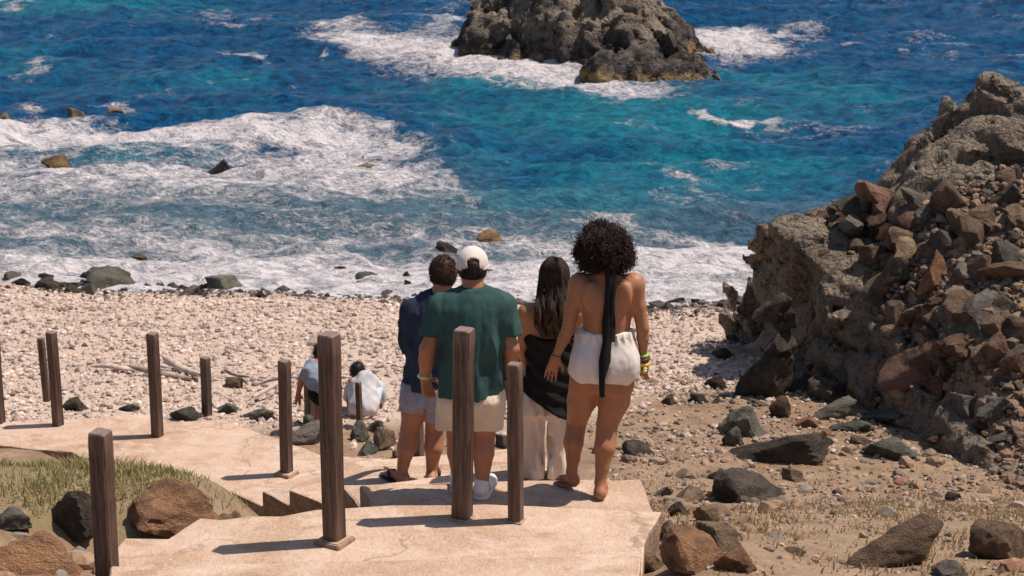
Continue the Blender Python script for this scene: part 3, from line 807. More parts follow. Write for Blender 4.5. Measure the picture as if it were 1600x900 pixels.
# small stones too many to count
def scatter_mesh(name, pts, sizes, cols, mat, sub=1, flat=(0.5, 0.8), seed=1, smooth=False):
    r = np.random.default_rng(seed)
    B = []
    for i in range(8):
        P, Fc = rock_verts(300+i+seed*20, sub, 8, 0.08)
        B.append(P)
    n = len(pts); nv = len(B[0]); nf = len(Fc)
    V = np.zeros((n, nv, 3), np.float32)
    ang = r.uniform(0, 6.283, n); fz = r.uniform(*flat, n); fy = r.uniform(0.65, 1.0, n)
    typ = r.integers(0, 8, n)
    for t in range(8):
        m = typ == t; b = B[t][None]*np.stack([np.ones(m.sum()), fy[m], fz[m]], 1)[:, None, :]*sizes[m][:, None, None]
        ca, sa = np.cos(ang[m])[:, None], np.sin(ang[m])[:, None]
        V[m, :, 0] = b[..., 0]*ca-b[..., 1]*sa; V[m, :, 1] = b[..., 0]*sa+b[..., 1]*ca; V[m, :, 2] = b[..., 2]
    V += pts[:, None, :]
    Fa = (Fc[None]+(np.arange(n)*nv)[:, None, None]).reshape(-1, 3)
    return mesh_np(name, V.reshape(-1, 3), Fa, mat, smooth, {'tint': np.repeat(cols, nv, 0)})
def tint_mat(name, rough=0.85, nsc=25):
    k = NT(name); n = k.noise(k.coord('Object'), nsc, 4, 0.6)
    k.col(k.mix(1.0, k.attr('tint', 'Color'), k.ramp(n, [(0.3, 0.72), (0.7, 1.15)]), 'MULTIPLY')); k.rough(rough, 0.25)
    return k.m
M['pebble'] = tint_mat('pebbles'); M['gravel'] = tint_mat('gravel')
def pal(n, cols, wts, seed):
    r = np.random.default_rng(seed); c = np.array(cols)[r.choice(len(cols), n, p=np.array(wts)/sum(wts))]
    return np.clip(c*r.uniform(0.75, 1.2, (n, 1)), 0, 0.8)
n = 38000
x = rng.uniform(-11, 5.5, n); y = rng.uniform(19.6, 30.2, n)
hb = h_base(x, y)
den = sst(20.0, 22.2, y+0.9*perlin(x*0.6, y*0.6, 7)-0.95*np.clip(x-0.3, 0, 2))
okp = (rng.random(n) < 0.12+0.88*den) & ((cliff_d(x, y) > -0.1) | (y > 25.6)) & (hb > 0.03)
x, y, hb = x[okp], y[okp], hb[okp]
sz = 0.0155*np.power(4.5, rng.random(len(x))**2.4)
dk = sst(0.36, 0.10, hb)
cols = pal(len(x), [(0.60, 0.475, 0.405), (0.55, 0.42, 0.35), (0.48, 0.355, 0.285), (0.36, 0.27, 0.22), (0.20, 0.16, 0.135), (0.63, 0.52, 0.46)], [6, 5, 2, 1.1, 0.6, 4], 4)
cols = cols*(0.80+0.30*sst(-.25, .3, fbm(x*0.45, y*1.6, 6.6, 4)))[:, None]
cols = np.where((rng.random(len(x)) < dk*0.9)[:, None], cols*0.22, cols)
xe = rng.uniform(-12, 5, 1500); ye = rng.uniform(26.5, 33, 1500); he = h_base(xe, ye); ke = (he > -0.05) & (he < 0.13); xe, ye, he = xe[ke], ye[ke], he[ke]
se = 0.05*np.power(3.2, rng.random(len(xe))**1.8)
x = np.concatenate([x, xe]); y = np.concatenate([y, ye]); hb = np.concatenate([hb, he]); sz = np.concatenate([sz, se])
cols = np.concatenate([cols, pal(len(xe), [(0.10, 0.085, 0.075), (0.06, 0.05, 0.046), (0.17, 0.14, 0.12)], [3, 3, 1], 41)])
pb = link('pebbles', scatter_mesh('pebbles', np.stack([x, y, hb+sz*0.25], 1), sz, cols, M['pebble'], 1, seed=2))
tag(pb, 'pale pinkish pebbles covering the beach down to the water', 'pebbles', kind='stuff')

n = 26000
x = rng.uniform(0.9, 9, n); y = rng.uniform(9, 24, n)
okp = (cliff_d(x, y) > -0.25) | (y < 19.5)
okp &= (rng.random(n) < 0.25+0.75*sst(-0.1, 0.35, fbm(x*0.7, y*0.7, 3.0, 3)+0.25*(y > 17)))
x, y = x[okp], y[okp]
sz = 0.010*np.power(4.2, rng.random(len(x))**2)*(0.7+0.045*(y-9))
cols = pal(len(x), [(0.42, 0.31, 0.23), (0.30, 0.20, 0.14), (0.20, 0.145, 0.11), (0.34, 0.29, 0.24), (0.12, 0.09, 0.075)], [4, 4, 3, 2, 2], 6)
gv = link('gravel', scatter_mesh('gravel', np.stack([x, y, h_all(x, y)+sz*0.2], 1), sz, cols, M['gravel'], 1, seed=3))
tag(gv, 'small brown stones strewn over the dry slope right of the stairs', 'gravel', kind='stuff')
n = 1150
x = rng.uniform(0.95, 9, n); y = rng.uniform(9, 20, n)
okp = (rng.random(n) < 0.10+0.9*sst(-0.05, 0.4, fbm(x*0.6, y*0.6, 23.0, 3)+0.3*sst(1.9, 1.1, x)*sst(13, 11, y)+0.3*sst(16, 18, y))) & ~((x < 1.05) & (y < 10.9))
x, y = x[okp], y[okp]
xl_ = rng.uniform(-5, -1.9, 230); yl_ = rng.uniform(8.6, 12.2, 230); x = np.concatenate([x, xl_]); y = np.concatenate([y, yl_])
sz = 0.035*np.power(4.0, rng.random(len(x))**2.2)
cols = pal(len(x), [(0.30, 0.20, 0.13), (0.20, 0.14, 0.10), (0.24, 0.20, 0.165), (0.36, 0.26, 0.19), (0.12, 0.09, 0.075), (0.30, 0.15, 0.10)], [4, 4, 4, 2, 2, 1], 16)
ss_ = link('scattered_stones', edgy(scatter_mesh('scattered_stones', np.stack([x, y, h_all(x, y)+sz*0.15], 1), sz, cols, M['gravel'], 2, (0.45, 0.85), seed=7), 25))
tag(ss_, 'mixed grey and brown fist sized stones strewn beside the stairs and below the rubble', 'stones', kind='stuff')
# fine rubble between the rocks of the slope
n = 15000
x = rng.uniform(3.2, 9.5, n); y = rng.uniform(18.2, 24.0, n)
okp = (cliff_d(x, y) < -0.35) & (y < 23.3-0.25*np.clip(x-5, 0, 2))
x, y = x[okp], y[okp]
sz = 0.022*np.power(4.6, rng.random(len(x))**2.6)
cols = pal(len(x), [(0.23, 0.16, 0.11), (0.18, 0.13, 0.095), (0.27, 0.17, 0.11), (0.19, 0.16, 0.13), (0.10, 0.08, 0.068)], [4, 4, 2, 2, 2], 8)
fr = link('fine_rubble', scatter_mesh('fine_rubble', np.stack([x, y, h_all(x, y)+sz*0.4], 1), sz, cols, M['gravel'], 1, (0.5, 0.9), seed=5))
tag(fr, 'fine brown rubble filling the gaps between rocks on the right slope', 'rubble', kind='stuff')

# ------------------------------------------------------------------ outcrop and islet (surface nets)
def outcrop():
    h = 0.06
    lo = np.array([2.2, 18.4, 0.2]); hi = np.array([10.2, 28.5, 5.4])
    s = SDF(); s.pr = []
    def post(D, x, y, z):
        X, Y, Z = np.broadcast_arrays(x, y, z)
        wx = 0.35*fbm(X*0.6, Y*0.6, Z*0.6, 2); wy = 0.35*fbm(X*0.6+9, Y*0.6, Z*0.6, 2)
        top = top_out((x+0*y), (y+0*x)).astype(np.float32)+0*Z
        top = top - 0.32*sst(-0.3, -0.8, cliff_d(X, Y))*sst(23.6, 22.6, Y)*sst(4.3, 5.0, X)
        d1 = (Z-top)*(0.85-0.42*sst(4.9, 4.2, X)*sst(23.2, 22.4, Y))
        d2 = (X+wx*.6-3.50)*-0.966+(Y+wy*.6-24.0)*-0.258+0.05*(2.4-Z)
        t = np.clip(0.5+0.5*(d1-d2)/0.12, 0, 1)
        d = d2*(1-t)+d1*t+0.12*t*(1-t)
        d = np.maximum(d, 3.0-X+0.3*wx)
        # strata grooves running down to the right on the peak, cracks elsewhere
        u = (X*0.75+Z*0.9+0.2*Y); v_ = (-X*0.55+Z*0.7)
        gro = np.abs(perlin(u*1.9, v_*0.6, Y*0.6))
        d = d+0.14*np.clip(0.30-gro, 0, 1)*2.0
        d = d-0.16*fbm(X*0.9, Y*0.9, Z*1.1, 3)
        d = d+facet_field(d, X, Y, Z, ((0.95, 0.30, 0.07), (0.34, 0.34, 0.045)))-0.04*ridged(X*3, Y*3, Z*3, 3)-0.02*fbm(X*9, Y*9, Z*9, 2)+0.13
        return d
    D = None
    n = np.ceil((hi-lo)/h).astype(int)+1
    ax = [(lo[i]+np.arange(n[i])*h).astype(np.float32) for i in range(3)]
    D = post(None, ax[0][:, None, None], ax[1][None, :, None], ax[2][None, None, :]).astype(np.float32).copy()
    D[0] = D[-1] = 0.5; D[:, 0] = D[:, -1] = 0.5; D[:, :, 0] = D[:, :, -1] = 0.5
    return surface_nets(D, lo, h)
def cliff_mat(name, top, mid, dark, warm, low=None):
    k = NT(name); v = k.coord('Object')
    n1 = k.noise(v, 0.9, 6, 0.65, 0.5); n2 = k.noise(v, 4.5, 6, 0.68, 0.3); n3 = k.noise(v, 18, 4, 0.65)
    c = k.mix(k.mapr(n1, 0.36, 0.62), mid, top)
    c = k.mix(k.math('MULTIPLY', k.mapr(n2, 0.50, 0.66), 0.6), c, warm)
    c = k.mix(k.math('MULTIPLY', k.mapr(n2, 0.47, 0.34), 0.8), c, dark)
    c = k.mix(k.mapr(n3, 0.32, 0.46, 0.6, 0.0), c, tuple(q*0.4 for q in dark))
    if low:
        cz = k.n('ShaderNodeSeparateXYZ'); k.l(v, cz.inputs[0])
        zz = k.math('ADD', cz.outputs[2], k.math('MULTIPLY', k.math('SUBTRACT', n1, 0.5), 1.6))
        c = k.mix(k.mapr(zz, 1.5, 0.7), c, k.mix(k.mapr(n2, 0.45, 0.6), (0.05, 0.042, 0.04), (0.13, 0.11, 0.10)))
        c = k.mix(k.math('MULTIPLY', k.mapr(zz, 0.62, 0.28), k.mapr(n2, 0.36, 0.55)), c, low)
    k.col(c); k.rough(0.88, 0.2)
    wv = k.n('ShaderNodeVectorMath', operation='ADD'); nz = k.n('ShaderNodeTexNoise'); k.l(v, nz.inputs['Vector']); nz.inputs['Scale'].default_value = 3.0
    k.l(v, wv.inputs[0]); k.l(nz.outputs['Color'], wv.inputs[1])
    v1 = k.n('ShaderNodeTexVoronoi', feature='DISTANCE_TO_EDGE'); k.l(wv.outputs[0], v1.inputs['Vector']); v1.inputs['Scale'].default_value = 2.6
    v2 = k.n('ShaderNodeTexVoronoi', feature='F1'); k.l(wv.outputs[0], v2.inputs['Vector']); v2.inputs['Scale'].default_value = 6.5
    hh = k.math('ADD', k.math('MULTIPLY', k.mapr(v1.outputs['Distance'], 0.0, 0.05), 0.25), k.math('MULTIPLY', v2.outputs['Distance'], 0.5))
    k.bump(k.math('ADD', hh, k.math('ADD', k.math('MULTIPLY', n2, 1.3), k.math('MULTIPLY', n3, 0.5))), 1.0, 0.16)
    return k.m
M['outcrop'] = cliff_mat('outcrop_rock', (0.31, 0.255, 0.195), (0.20, 0.16, 0.125), (0.07, 0.058, 0.048), (0.30, 0.20, 0.125))
oc = link('rock_outcrop', edgy(mesh_np('rock_outcrop', *biggest(outcrop()), M['outcrop']), 40))
tag(oc, 'tall grey brown rock outcrop with a shaded cliff at the right above the sea', 'outcrop')
# stacked rocks at the cliff corner
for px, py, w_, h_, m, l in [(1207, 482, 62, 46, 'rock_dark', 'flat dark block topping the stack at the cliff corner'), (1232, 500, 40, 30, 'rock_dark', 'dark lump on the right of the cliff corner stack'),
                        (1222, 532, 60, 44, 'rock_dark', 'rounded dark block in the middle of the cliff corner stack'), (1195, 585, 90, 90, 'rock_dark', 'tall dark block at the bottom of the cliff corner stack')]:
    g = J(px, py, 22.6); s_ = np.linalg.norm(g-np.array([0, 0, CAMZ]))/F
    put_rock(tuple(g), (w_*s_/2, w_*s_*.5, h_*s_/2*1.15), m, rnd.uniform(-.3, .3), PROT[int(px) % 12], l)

def islet():
    h = 0.085
    c0 = at_z(905, 128, 0.0); cy = c0[1]+3.2
    k = np.linalg.norm(at_z(905, 100, 0.5)-np.array([0, 0, CAMZ]))/F
    lo = np.array([-3.2, cy-5.4, -0.8]); hi = np.array([6.6, cy+4.2, 4.0])
    n = np.ceil((hi-lo)/h).astype(int)+1
    ax = [(lo[i]+np.arange(n[i])*h).astype(np.float32) for i in range(3)]
    X, Y, Z = np.meshgrid(*ax, indexing='ij')
    xc = 1.75
    # cone-like hump built from a few leaning masses
    def mass(cx, cyy, cz, rx, ry, rz):
        q = np.sqrt(((X-cx)/rx)**2+((Y-cyy)/ry)**2+((Z-cz)/rz)**2); return (q-1)*min(rx, ry, rz)
    d = mass(1.85, cy, -0.5, 2.5, 2.7, 3.3)
    for a in [(0.75, cy-0.2, -0.4, 2.0, 2.1, 2.45), (3.1, cy-1.2, -0.5, 1.9, 2.1, 1.75), (3.7, cy-0.4, -0.5, 1.9, 1.8, 1.5), (-0.4, cy-0.2, -.5, 1.3, 1.6, 1.9), (3.2, cy-3.3, -0.4, 1.9, 1.5, 1.25), (3.9, cy-3.0, -0.4, 1.5, 1.5, 1.15)]:
        b = mass(*a); t = np.clip(0.5+0.5*(d-b)/0.4, 0, 1); d = d*(1-t)+b*t-0.4*t*(1-t)
    # the dark gully
    g = np.exp(-((X-1.62-0.15*(Z-1)+0.25*perlin(Z*0.9, Y*0.4, 1.0))/0.22)**2)*sst(0.4, 1.6, Z)*(Y < cy)
    d = d+0.45*g
    d = d-0.40*fbm(X*0.8, Y*0.8, Z*0.8, 3)-0.14*(ridged(X*1.5, Y*1.5, Z*1.1, 4)-0.35)-0.1*perlin(X*5, Y*5, Z*5)
    d = d+facet_field(d, X, Y, Z*0.6, ((1.0, 0.42, 0.13), (0.40, 0.45, 0.08)))-0.03*fbm(X*7, Y*7, Z*7, 2)
    D = d.astype(np.float32)
    D[0] = D[-1] = 0.5; D[:, 0] = D[:, -1] = 0.5; D[:, :, 0] = D[:, :, -1] = 0.5
    return surface_nets(D, lo, h)
M['islet'] = cliff_mat('islet_rock', (0.35, 0.29, 0.225), (0.20, 0.165, 0.13), (0.045, 0.04, 0.036), (0.29, 0.20, 0.115), low=(0.36, 0.24, 0.11))
isl = link('rock_islet', edgy(mesh_np('rock_islet', *biggest(islet()), M['islet']), 40))
tag(isl, 'big jagged brown rock standing in the sea with surf round its foot', 'sea rock')

# ------------------------------------------------------------------ stairway
def prism(poly, z, thick, step=0.14, jit=0.007, seed=0):
    """slab with a worn, slightly ragged edge"""
    r = random.Random(seed); P = []
    for i in range(len(poly)):
        a = np.array(poly[i], float); b = np.array(poly[(i+1) % len(poly)], float)
        m = max(1, int(np.linalg.norm(b-a)/step))
        for q in range(m):
            p = a+(b-a)*q/m
            if q: p = p+np.array([r.gauss(0, jit), r.gauss(0, jit)])
            P.append(p)
    P = np.array(P); n = len(P)
    area = 0.5*np.sum(P[:, 0]*np.roll(P[:, 1], -1)-np.roll(P[:, 0], -1)*P[:, 1])
    if area < 0: P = P[::-1]
    T = np.roll(P, -1, 0)-np.roll(P, 1, 0); N = np.stack([T[:, 1], -T[:, 0]], 1); N /= np.linalg.norm(N, axis=1)[:, None]+1e-9
    bm = bmesh.new()
    rings = []
    for off, dz in ((-0.016, 0.0), (-0.004, -0.006), (0.0, -0.02), (0.0, -thick)):
        rings.append([bm.verts.new((p[0]+q[0]*off, p[1]+q[1]*off, z+dz+(r.gauss(0, 0.0025) if dz > -0.1 else 0))) for p, q in zip(P, N)])
    bm.faces.new(rings[0])
    for A, B in zip(rings[:-1], rings[1:]):
        for i in range(n):
            j = (i+1) % n; bm.faces.new((A[i], B[i], B[j], A[j]))
    bm.normal_update()
    me = bpy.data.meshes.new('slab'); bm.to_mesh(me); bm.free()
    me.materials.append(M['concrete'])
    return me
st0 = at_z(640, 840, 5.0)
stairs = empty('concrete_stairway', (0, 0, 0))
tag(stairs, 'weathered pinkish concrete stairway turning down to the beach', 'stairs')
px_poly = lambda L, z: [tuple(at_z(a, b, z)[:2]) for a, b in L]
T1 = px_poly([(168, 960), (176, 862), (196, 841), (262, 842), (312, 808), (346, 811), (392, 806), (440, 806), (492, 796), (560, 792), (612, 788), (760, 787), (1034, 799), (1008, 850), (1000, 960)], 5.0)
link('landing', prism(T1, 5.0, 0.9, seed=1), stairs)
T0 = px_poly([(150, 1000), (172, 884), (400, 880), (620, 874), (1002, 868), (985, 1000)], 5.13)
link('step', prism(T0, 5.13, 0.9, seed=9), stairs)
ex_ = lambda px, y, i: ((px-800)/F*(y*cp+(CAMZ-5+.16*i)*sp_), y)
EL = [(-.72, 10.08)]+[ex_(px, y, i+1) for i, (px, y) in enumerate([(562, 10.80), (532, 11.18), (508, 11.55), (508, 11.88), (508, 12.62), (508, 13.1)])]
ER = [(.86, 10.02), (.79, 10.90), (.62, 11.30), (.50, 11.66), (.42, 12.35), (.36, 12.8), (.20, 13.45)]
L16 = at_z(452, 766, 2.44); L17 = at_z(410, 768, 2.28); L18 = at_z(365, 770, 2.12); L19 = at_z(325, 775, 1.96); R19 = at_z(592, 717, 1.96)
for q in range(1, 10):
    t = q/10; yy_ = 13.1+(L16[1]-13.1)*t; EL.append(ex_(508-q*.3, yy_, 6+q))
EL += [tuple(L16[:2]), tuple(L17[:2]), tuple(L18[:2]), tuple(L19[:2])]
for q in range(1, 14):
    t = q/13; ER.append((.20+(R19[0]-.20)*t, 13.45+(R19[1]-13.45)*t))
for i in range(1, 20):
    z = 5.0-0.16*i
    a, b = np.array(EL[i-1]), np.array(ER[i-1]); c_, d_ = np.array(EL[i]), np.array(ER[i])
    back = (a-c_)/np.linalg.norm(a-c_)*0.05; back2 = (b-d_)/np.linalg.norm(b-d_)*0.05
    link('step', prism([a+back, b+back2, d_, c_], z, 0.42, 0.16, 0.006, seed=20+i), stairs)
LPz = 1.80
LP = px_poly([(302, 800), (200, 752), (112, 706), (-60, 690), (-60, 662), (100, 655), (240, 645), (262, 660), (350, 655), (505, 711), (600, 716)], LPz)
LP += [tuple(np.array(EL[19])+np.array([0.25, -0.25]))]
link('landing', prism(LP, LPz, 0.5, seed=3), stairs)
def tread_z(i): return 5.0-0.16*i

# ------------------------------------------------------------------ posts
def post_mesh(hh, w_, seed, wear_band=0.14):
    r = random.Random(seed); bm = bmesh.new()
    lv = [0, 0.02]+[hh*t for t in (0.15, 0.3, 0.45, 0.6, 0.72)]+[hh-wear_band, hh-wear_band*0.55, hh-0.03, hh-0.008]
    wl = bm.verts.layers.float.new('wear')
    prev = None; b = w_*0.10; h2 = w_/2
    prof = [(-h2+b, -h2), (h2-b, -h2), (h2, -h2+b), (h2, h2-b), (h2-b, h2), (-h2+b, h2), (-h2, h2-b), (-h2, -h2+b)]
    dx = r.gauss(0, 0.006); dy = r.gauss(0, 0.006)
    for k_, z in enumerate(lv+[hh]):
        sc = 1.0 if k_ < len(lv)-1 else (0.97 if k_ == len(lv)-1 else 0.86)
        ring = []
        for x, y in prof:
            v = bm.verts.new((x*sc+dx*(z/hh)**2+r.gauss(0, .0008), y*sc+dy*(z/hh)**2+r.gauss(0, .0008), z))
            v[wl] = min(1, max(0, (z-(hh-wear_band))/wear_band))*0.38*r.uniform(.4, 1.1) if k_ < len(lv) else 0.75
            ring.append(v)
        if prev:
            for i in range(8): bm.faces.new((prev[i], prev[(i+1) % 8], ring[(i+1) % 8], ring[i]))
        else: bm.faces.new(list(reversed(ring)))
        prev = ring
    bm.faces.new(prev)
    me = bpy.data.meshes.new('post_shaft'); bm.to_mesh(me); bm.free(); me.materials.append(M['wood'])
    return me
def footing_mesh(a, hh):
    bm = bmesh.new(); bmesh.ops.create_cube(bm, size=1)
    for v in bm.verts: v.co = Vector((v.co.x*a*(1-.12*(v.co.z > 0)), v.co.y*a*(1-.12*(v.co.z > 0)), (v.co.z+.5)*hh))
    bmesh.ops.bevel(bm, geom=bm.edges[:], offset=0.006, segments=2, affect='EDGES')
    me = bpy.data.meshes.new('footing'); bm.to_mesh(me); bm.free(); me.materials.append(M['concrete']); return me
GP = 'dark square wooden posts along the stairway'
def post(pxc, ytop, Y=None, base=None, z=None, w_=0.092, rz=-27, label='', foot=None, seed=0):
    """post whose foot stands at pixel base (on height z) or at depth Y on height z, reaching up to pixel row ytop"""
    if base is not None: p = at_z(pxc, base, z)
    else:
        p = J(pxc, ytop, Y); p[2] = z
        xx = J(pxc, 700, Y); p[0] = xx[0]
    top = J(pxc, ytop, p[1])[2]
    e = empty('wooden_post', tuple(p), math.radians(rz)); rt = random.Random(seed*13+1); e.rotation_euler.x = rt.gauss(0, .012); e.rotation_euler.y = rt.gauss(0, .012)
    tag(e, label, 'post', GP)
    hh = top-p[2]
    o = link('shaft', post_mesh(hh, w_, seed), e)
    if foot: o.location.z = foot[1]-0.004; o.scale.z = (hh-foot[1])/hh; link('footing', footing_mesh(*foot), e)
    return e
post(154, 672, Y=9.15, z=4.70, w_=0.098, rz=-20, label='nearest dark wooden post, cut by the bottom edge at the left', seed=1)
post(523, 521, base=848, z=5.0, w_=0.098, rz=-30, label='tall dark wooden post on a concrete footing in the middle of the landing', foot=(0.175, 0.03), seed=2)
post(722, 515, base=810, z=5.0, w_=0.098, rz=-22, label='dark wooden post directly behind the man in the green shirt', seed=3, foot=(0.13, 0.012))
post(806, 569, base=814, z=5.0, w_=0.074, rz=-20, label='shorter dark wooden post between the cap wearer and the long haired woman', seed=4, foot=(0.10, 0.012))
post(815, 540, Y=12.55, z=4.2, w_=0.075, label='post almost hidden behind the shorter post and the green shirt sleeve', seed=5)
post(653, 585, base=738, z=3.88, w_=0.075, label='wooden post seen between the legs of the man in navy', seed=6, foot=(0.12, 0.02))
post(448, 563, base=742, z=1.80, w_=0.105, rz=-30, label='wooden post on the right corner of the lower landing', foot=(0.20, 0.04), seed=7)
post(486, 587, Y=21.2, z=1.15, w_=0.10, rz=-38, label='short weathered post in front of the bending beach visitor', seed=8)
post(563, 597, Y=21.05, z=1.15, w_=0.062, label='thin dark post in front of the crouching beach visitor', seed=9)
post(326, 558, Y=21.6, z=1.1, w_=0.10, rz=-30, label='small far post at the back of the lower landing', seed=10)
post(246, 521, base=681, z=1.80, w_=0.105, rz=-25, label='wooden post in the middle of the lower landing', seed=11)
post(91, 519, base=664, z=1.80, w_=0.098, rz=-35, label='front one of the two posts standing close together at left', seed=12)
post(79, 528, Y=21.8, z=1.3, w_=0.075, rz=-10, label='rear one of the two posts standing close together at left', seed=13)
post(0, 518, base=660, z=1.80, w_=0.098, rz=-20, label='wooden post cut by the left edge of the picture', seed=14)

# ------------------------------------------------------------------ driftwood
def tube(pts, rad, sides=8, seed=0):
    pts = np.array(pts, float); n = len(pts); r = np.random.default_rng(seed)
    V = []; Fq = []
    for i in range(n):
        t = pts[min(i+1, n-1)]-pts[max(i-1, 0)]; t /= np.linalg.norm(t)+1e-9
        u = np.cross(t, [0.13, 0.2, 1.0]); u /= np.linalg.norm(u)+1e-9; v = np.cross(t, u)
        for k in range(sides):
            a = 6.2832*k/sides; V.append(pts[i]+(u*math.cos(a)+v*math.sin(a))*rad[i]*(1+0.15*r.normal()))
    for i in range(n-1):
        for k in range(sides):
            Fq.append((i*sides+k, i*sides+(k+1) % sides, (i+1)*sides+(k+1) % sides, (i+1)*sides+k))
    return np.array(V), np.array(Fq)
def drift(a, b, r0, r1, mat, label, lift=0.03, seed=0):
    A = ground_hit(*a, fn=h_base); B = ground_hit(*b, fn=h_base); A[2] += lift; B[2] += lift
    L = [A+(B-A)*t+np.array([0, 0, 0.04*math.sin(3*t+seed)+0.02]) for t in np.linspace(0, 1, 9)]
    R_ = [.75*(r0+(r1-r0)*t) for t in np.linspace(0, 1, 9)]; R_[0] *= 0.6; R_[-1] *= 0.6
    c0 = (A+B)/2
    V, Fq = tube(np.array(L)-c0, R_, 8, seed)
    o = link('driftwood_log', mesh_np('driftwood_log', V, Fq, M[mat]), None, tuple(c0))
    tag(o, label, 'driftwood')
drift((142, 584), (212, 583), .035, .045, 'driftwood', 'bleached white driftwood log lying on the sand left of the landing posts', 0.05, 1)
drift((205, 585), (300, 596), .045, .055, 'driftgrey', 'grey driftwood log behind the middle landing post', 0.05, 2)
drift((258, 572), (314, 598), .07, .05, 'driftwood', 'bleached plank end slanting down beside the middle landing post', 0.10, 3)
drift((352, 588), (390, 606), .035, .02, 'driftgrey', 'dark driftwood branch right of the small far post', 0.10, 4)
drift((395, 632), (450, 615), .04, .03, 'driftwood', 'pale driftwood stick beside the lower landing post', 0.12, 5)
drift((405, 612), (470, 606), .025, .02, 'driftgrey', 'thin grey stick near the bending beach visitor', 0.10, 6)

# ------------------------------------------------------------------ grass
def grass(name, pts, hts, cols, mat, wid=0.005, seed=0, blades=1):
    r = np.random.default_rng(seed); n = len(pts)
    a = r.uniform(0, 6.283, n); lean = r.uniform(0.15, 0.9, n)*hts; la = r.uniform(0, 6.283, n)
    d = np.stack([np.cos(a), np.sin(a), 0*a], 1)*(wid*r.uniform(.6, 1.4, n))[:, None]
    m = pts+np.stack([np.cos(la)*lean*.35, np.sin(la)*lean*.35, hts*.6], 1)
    t = pts+np.stack([np.cos(la)*lean, np.sin(la)*lean, hts], 1)
    V = np.stack([pts-d, pts+d, m+d*.7, m-d*.7, t+d*.1, t-d*.1], 1).reshape(-1, 3)
    b = np.arange(n)[:, None]*6
    Fq = np.concatenate([b+np.array([[0, 1, 2, 3]]), b+np.array([[3, 2, 4, 5]])])
    return mesh_np(name, V, Fq, mat, True, {'tint': np.repeat(cols, 6, 0)})
def grass_mat():
    k = NT('grass_blades'); k.col(k.attr('tint', 'Color')); k.rough(0.8, 0.2)
    tr = k.n('ShaderNodeBsdfTranslucent'); k.l(k.attr('tint', 'Color'), tr.inputs[0])
    mx = k.n('ShaderNodeMixShader'); mx.inputs[0].default_value = 0.3
    k.l(k.p.outputs[0], mx.inputs[1]); k.l(tr.outputs[0], mx.inputs[2])
    k.l(mx.outputs[0], k.t.nodes['Material Output'].inputs[0]); return k.m
M['grass'] = grass_mat()
n = 90000
x = rng.uniform(0.95, 9.5, n); y = rng.uniform(8.6, 21, n)
dn = 0.6*fbm(x*2.1, y*1.5, 12.0, 4)+0.5*fbm(x*.7, y*.7, 3.0, 2)
okp = (rng.random(n) < 0.75*sst(-0.25, 0.35, dn)*sst(20.5, 17, y)) & ((cliff_d(x, y) > -.2) | (y < 19))
okp &= ~((x < 1.05) & (y < 10.6))
x, y, dn = x[okp], y[okp], dn[okp]
ht = rng.uniform(.02, .065, len(x))*(0.8+0.8*sst(0.05, .45, dn))
cols = pal(len(x), [(0.52, 0.39, 0.22), (0.44, 0.32, 0.18), (0.36, 0.25, 0.14), (0.28, 0.25, 0.10)], [5, 4, 3, 1], 9)
gm = sst(0.1, 0.45, fbm(x*0.6, y*0.6, 31.0, 3))[:, None]*0.6
cols = cols*(1-gm)+np.array([0.22, 0.21, 0.075])*gm
g1 = link('dry_grass', grass('dry_grass', np.stack([x, y, h_all(x, y)], 1), ht, cols, M['grass'], 0.006, 4))
tag(g1, 'sparse straw coloured grass on the slope right of the stairs', 'grass', kind='stuff')
n = 78000
x = rng.uniform(-6.5, -1.5, n); y = rng.uniform(10.5, 17.5, n)
px, py = to_px(x, y, h_base(x, y))
reg = sst(330, 200, px+1.3*(py-760))*sst(690, 712, py+0.1*px)*sst(820, 770, py)
reg = np.maximum(reg, sst(860, 880, py)*sst(60, 20, px))
reg = np.maximum(reg, 0.5*np.exp(-((px-250-1.9*(py-770))/70)**2)*sst(700, 730, py)*sst(810, 780, py))
reg *= ((x+3.1)*0.76+(y-17.3)*0.65 < -0.06)*(x < -1.6)
okp = rng.random(n) < reg*sst(-0.5, 0.2, fbm(x*1.2, y*1.2, 5.0, 3)+0.05)
x, y = x[okp], y[okp]
dn = fbm(x*1.1, y*1.1, 17.0, 3)
ht = rng.uniform(.03, .105, len(x))*(0.6+0.9*sst(-.2, .4, dn))
cols = pal(len(x), [(0.31, 0.30, 0.105), (0.23, 0.235, 0.08), (0.44, 0.36, 0.19), (0.50, 0.41, 0.25)], [4, 3, 4, 3], 10)
g2 = link('green_grass', grass('green_grass', np.stack([x, y, h_base(x, y)], 1), ht*.85, cols, M['grass'], 0.0045, 5))
tag(g2, 'tufted yellow green grass on the bank left of the stairs', 'grass', kind='stuff')

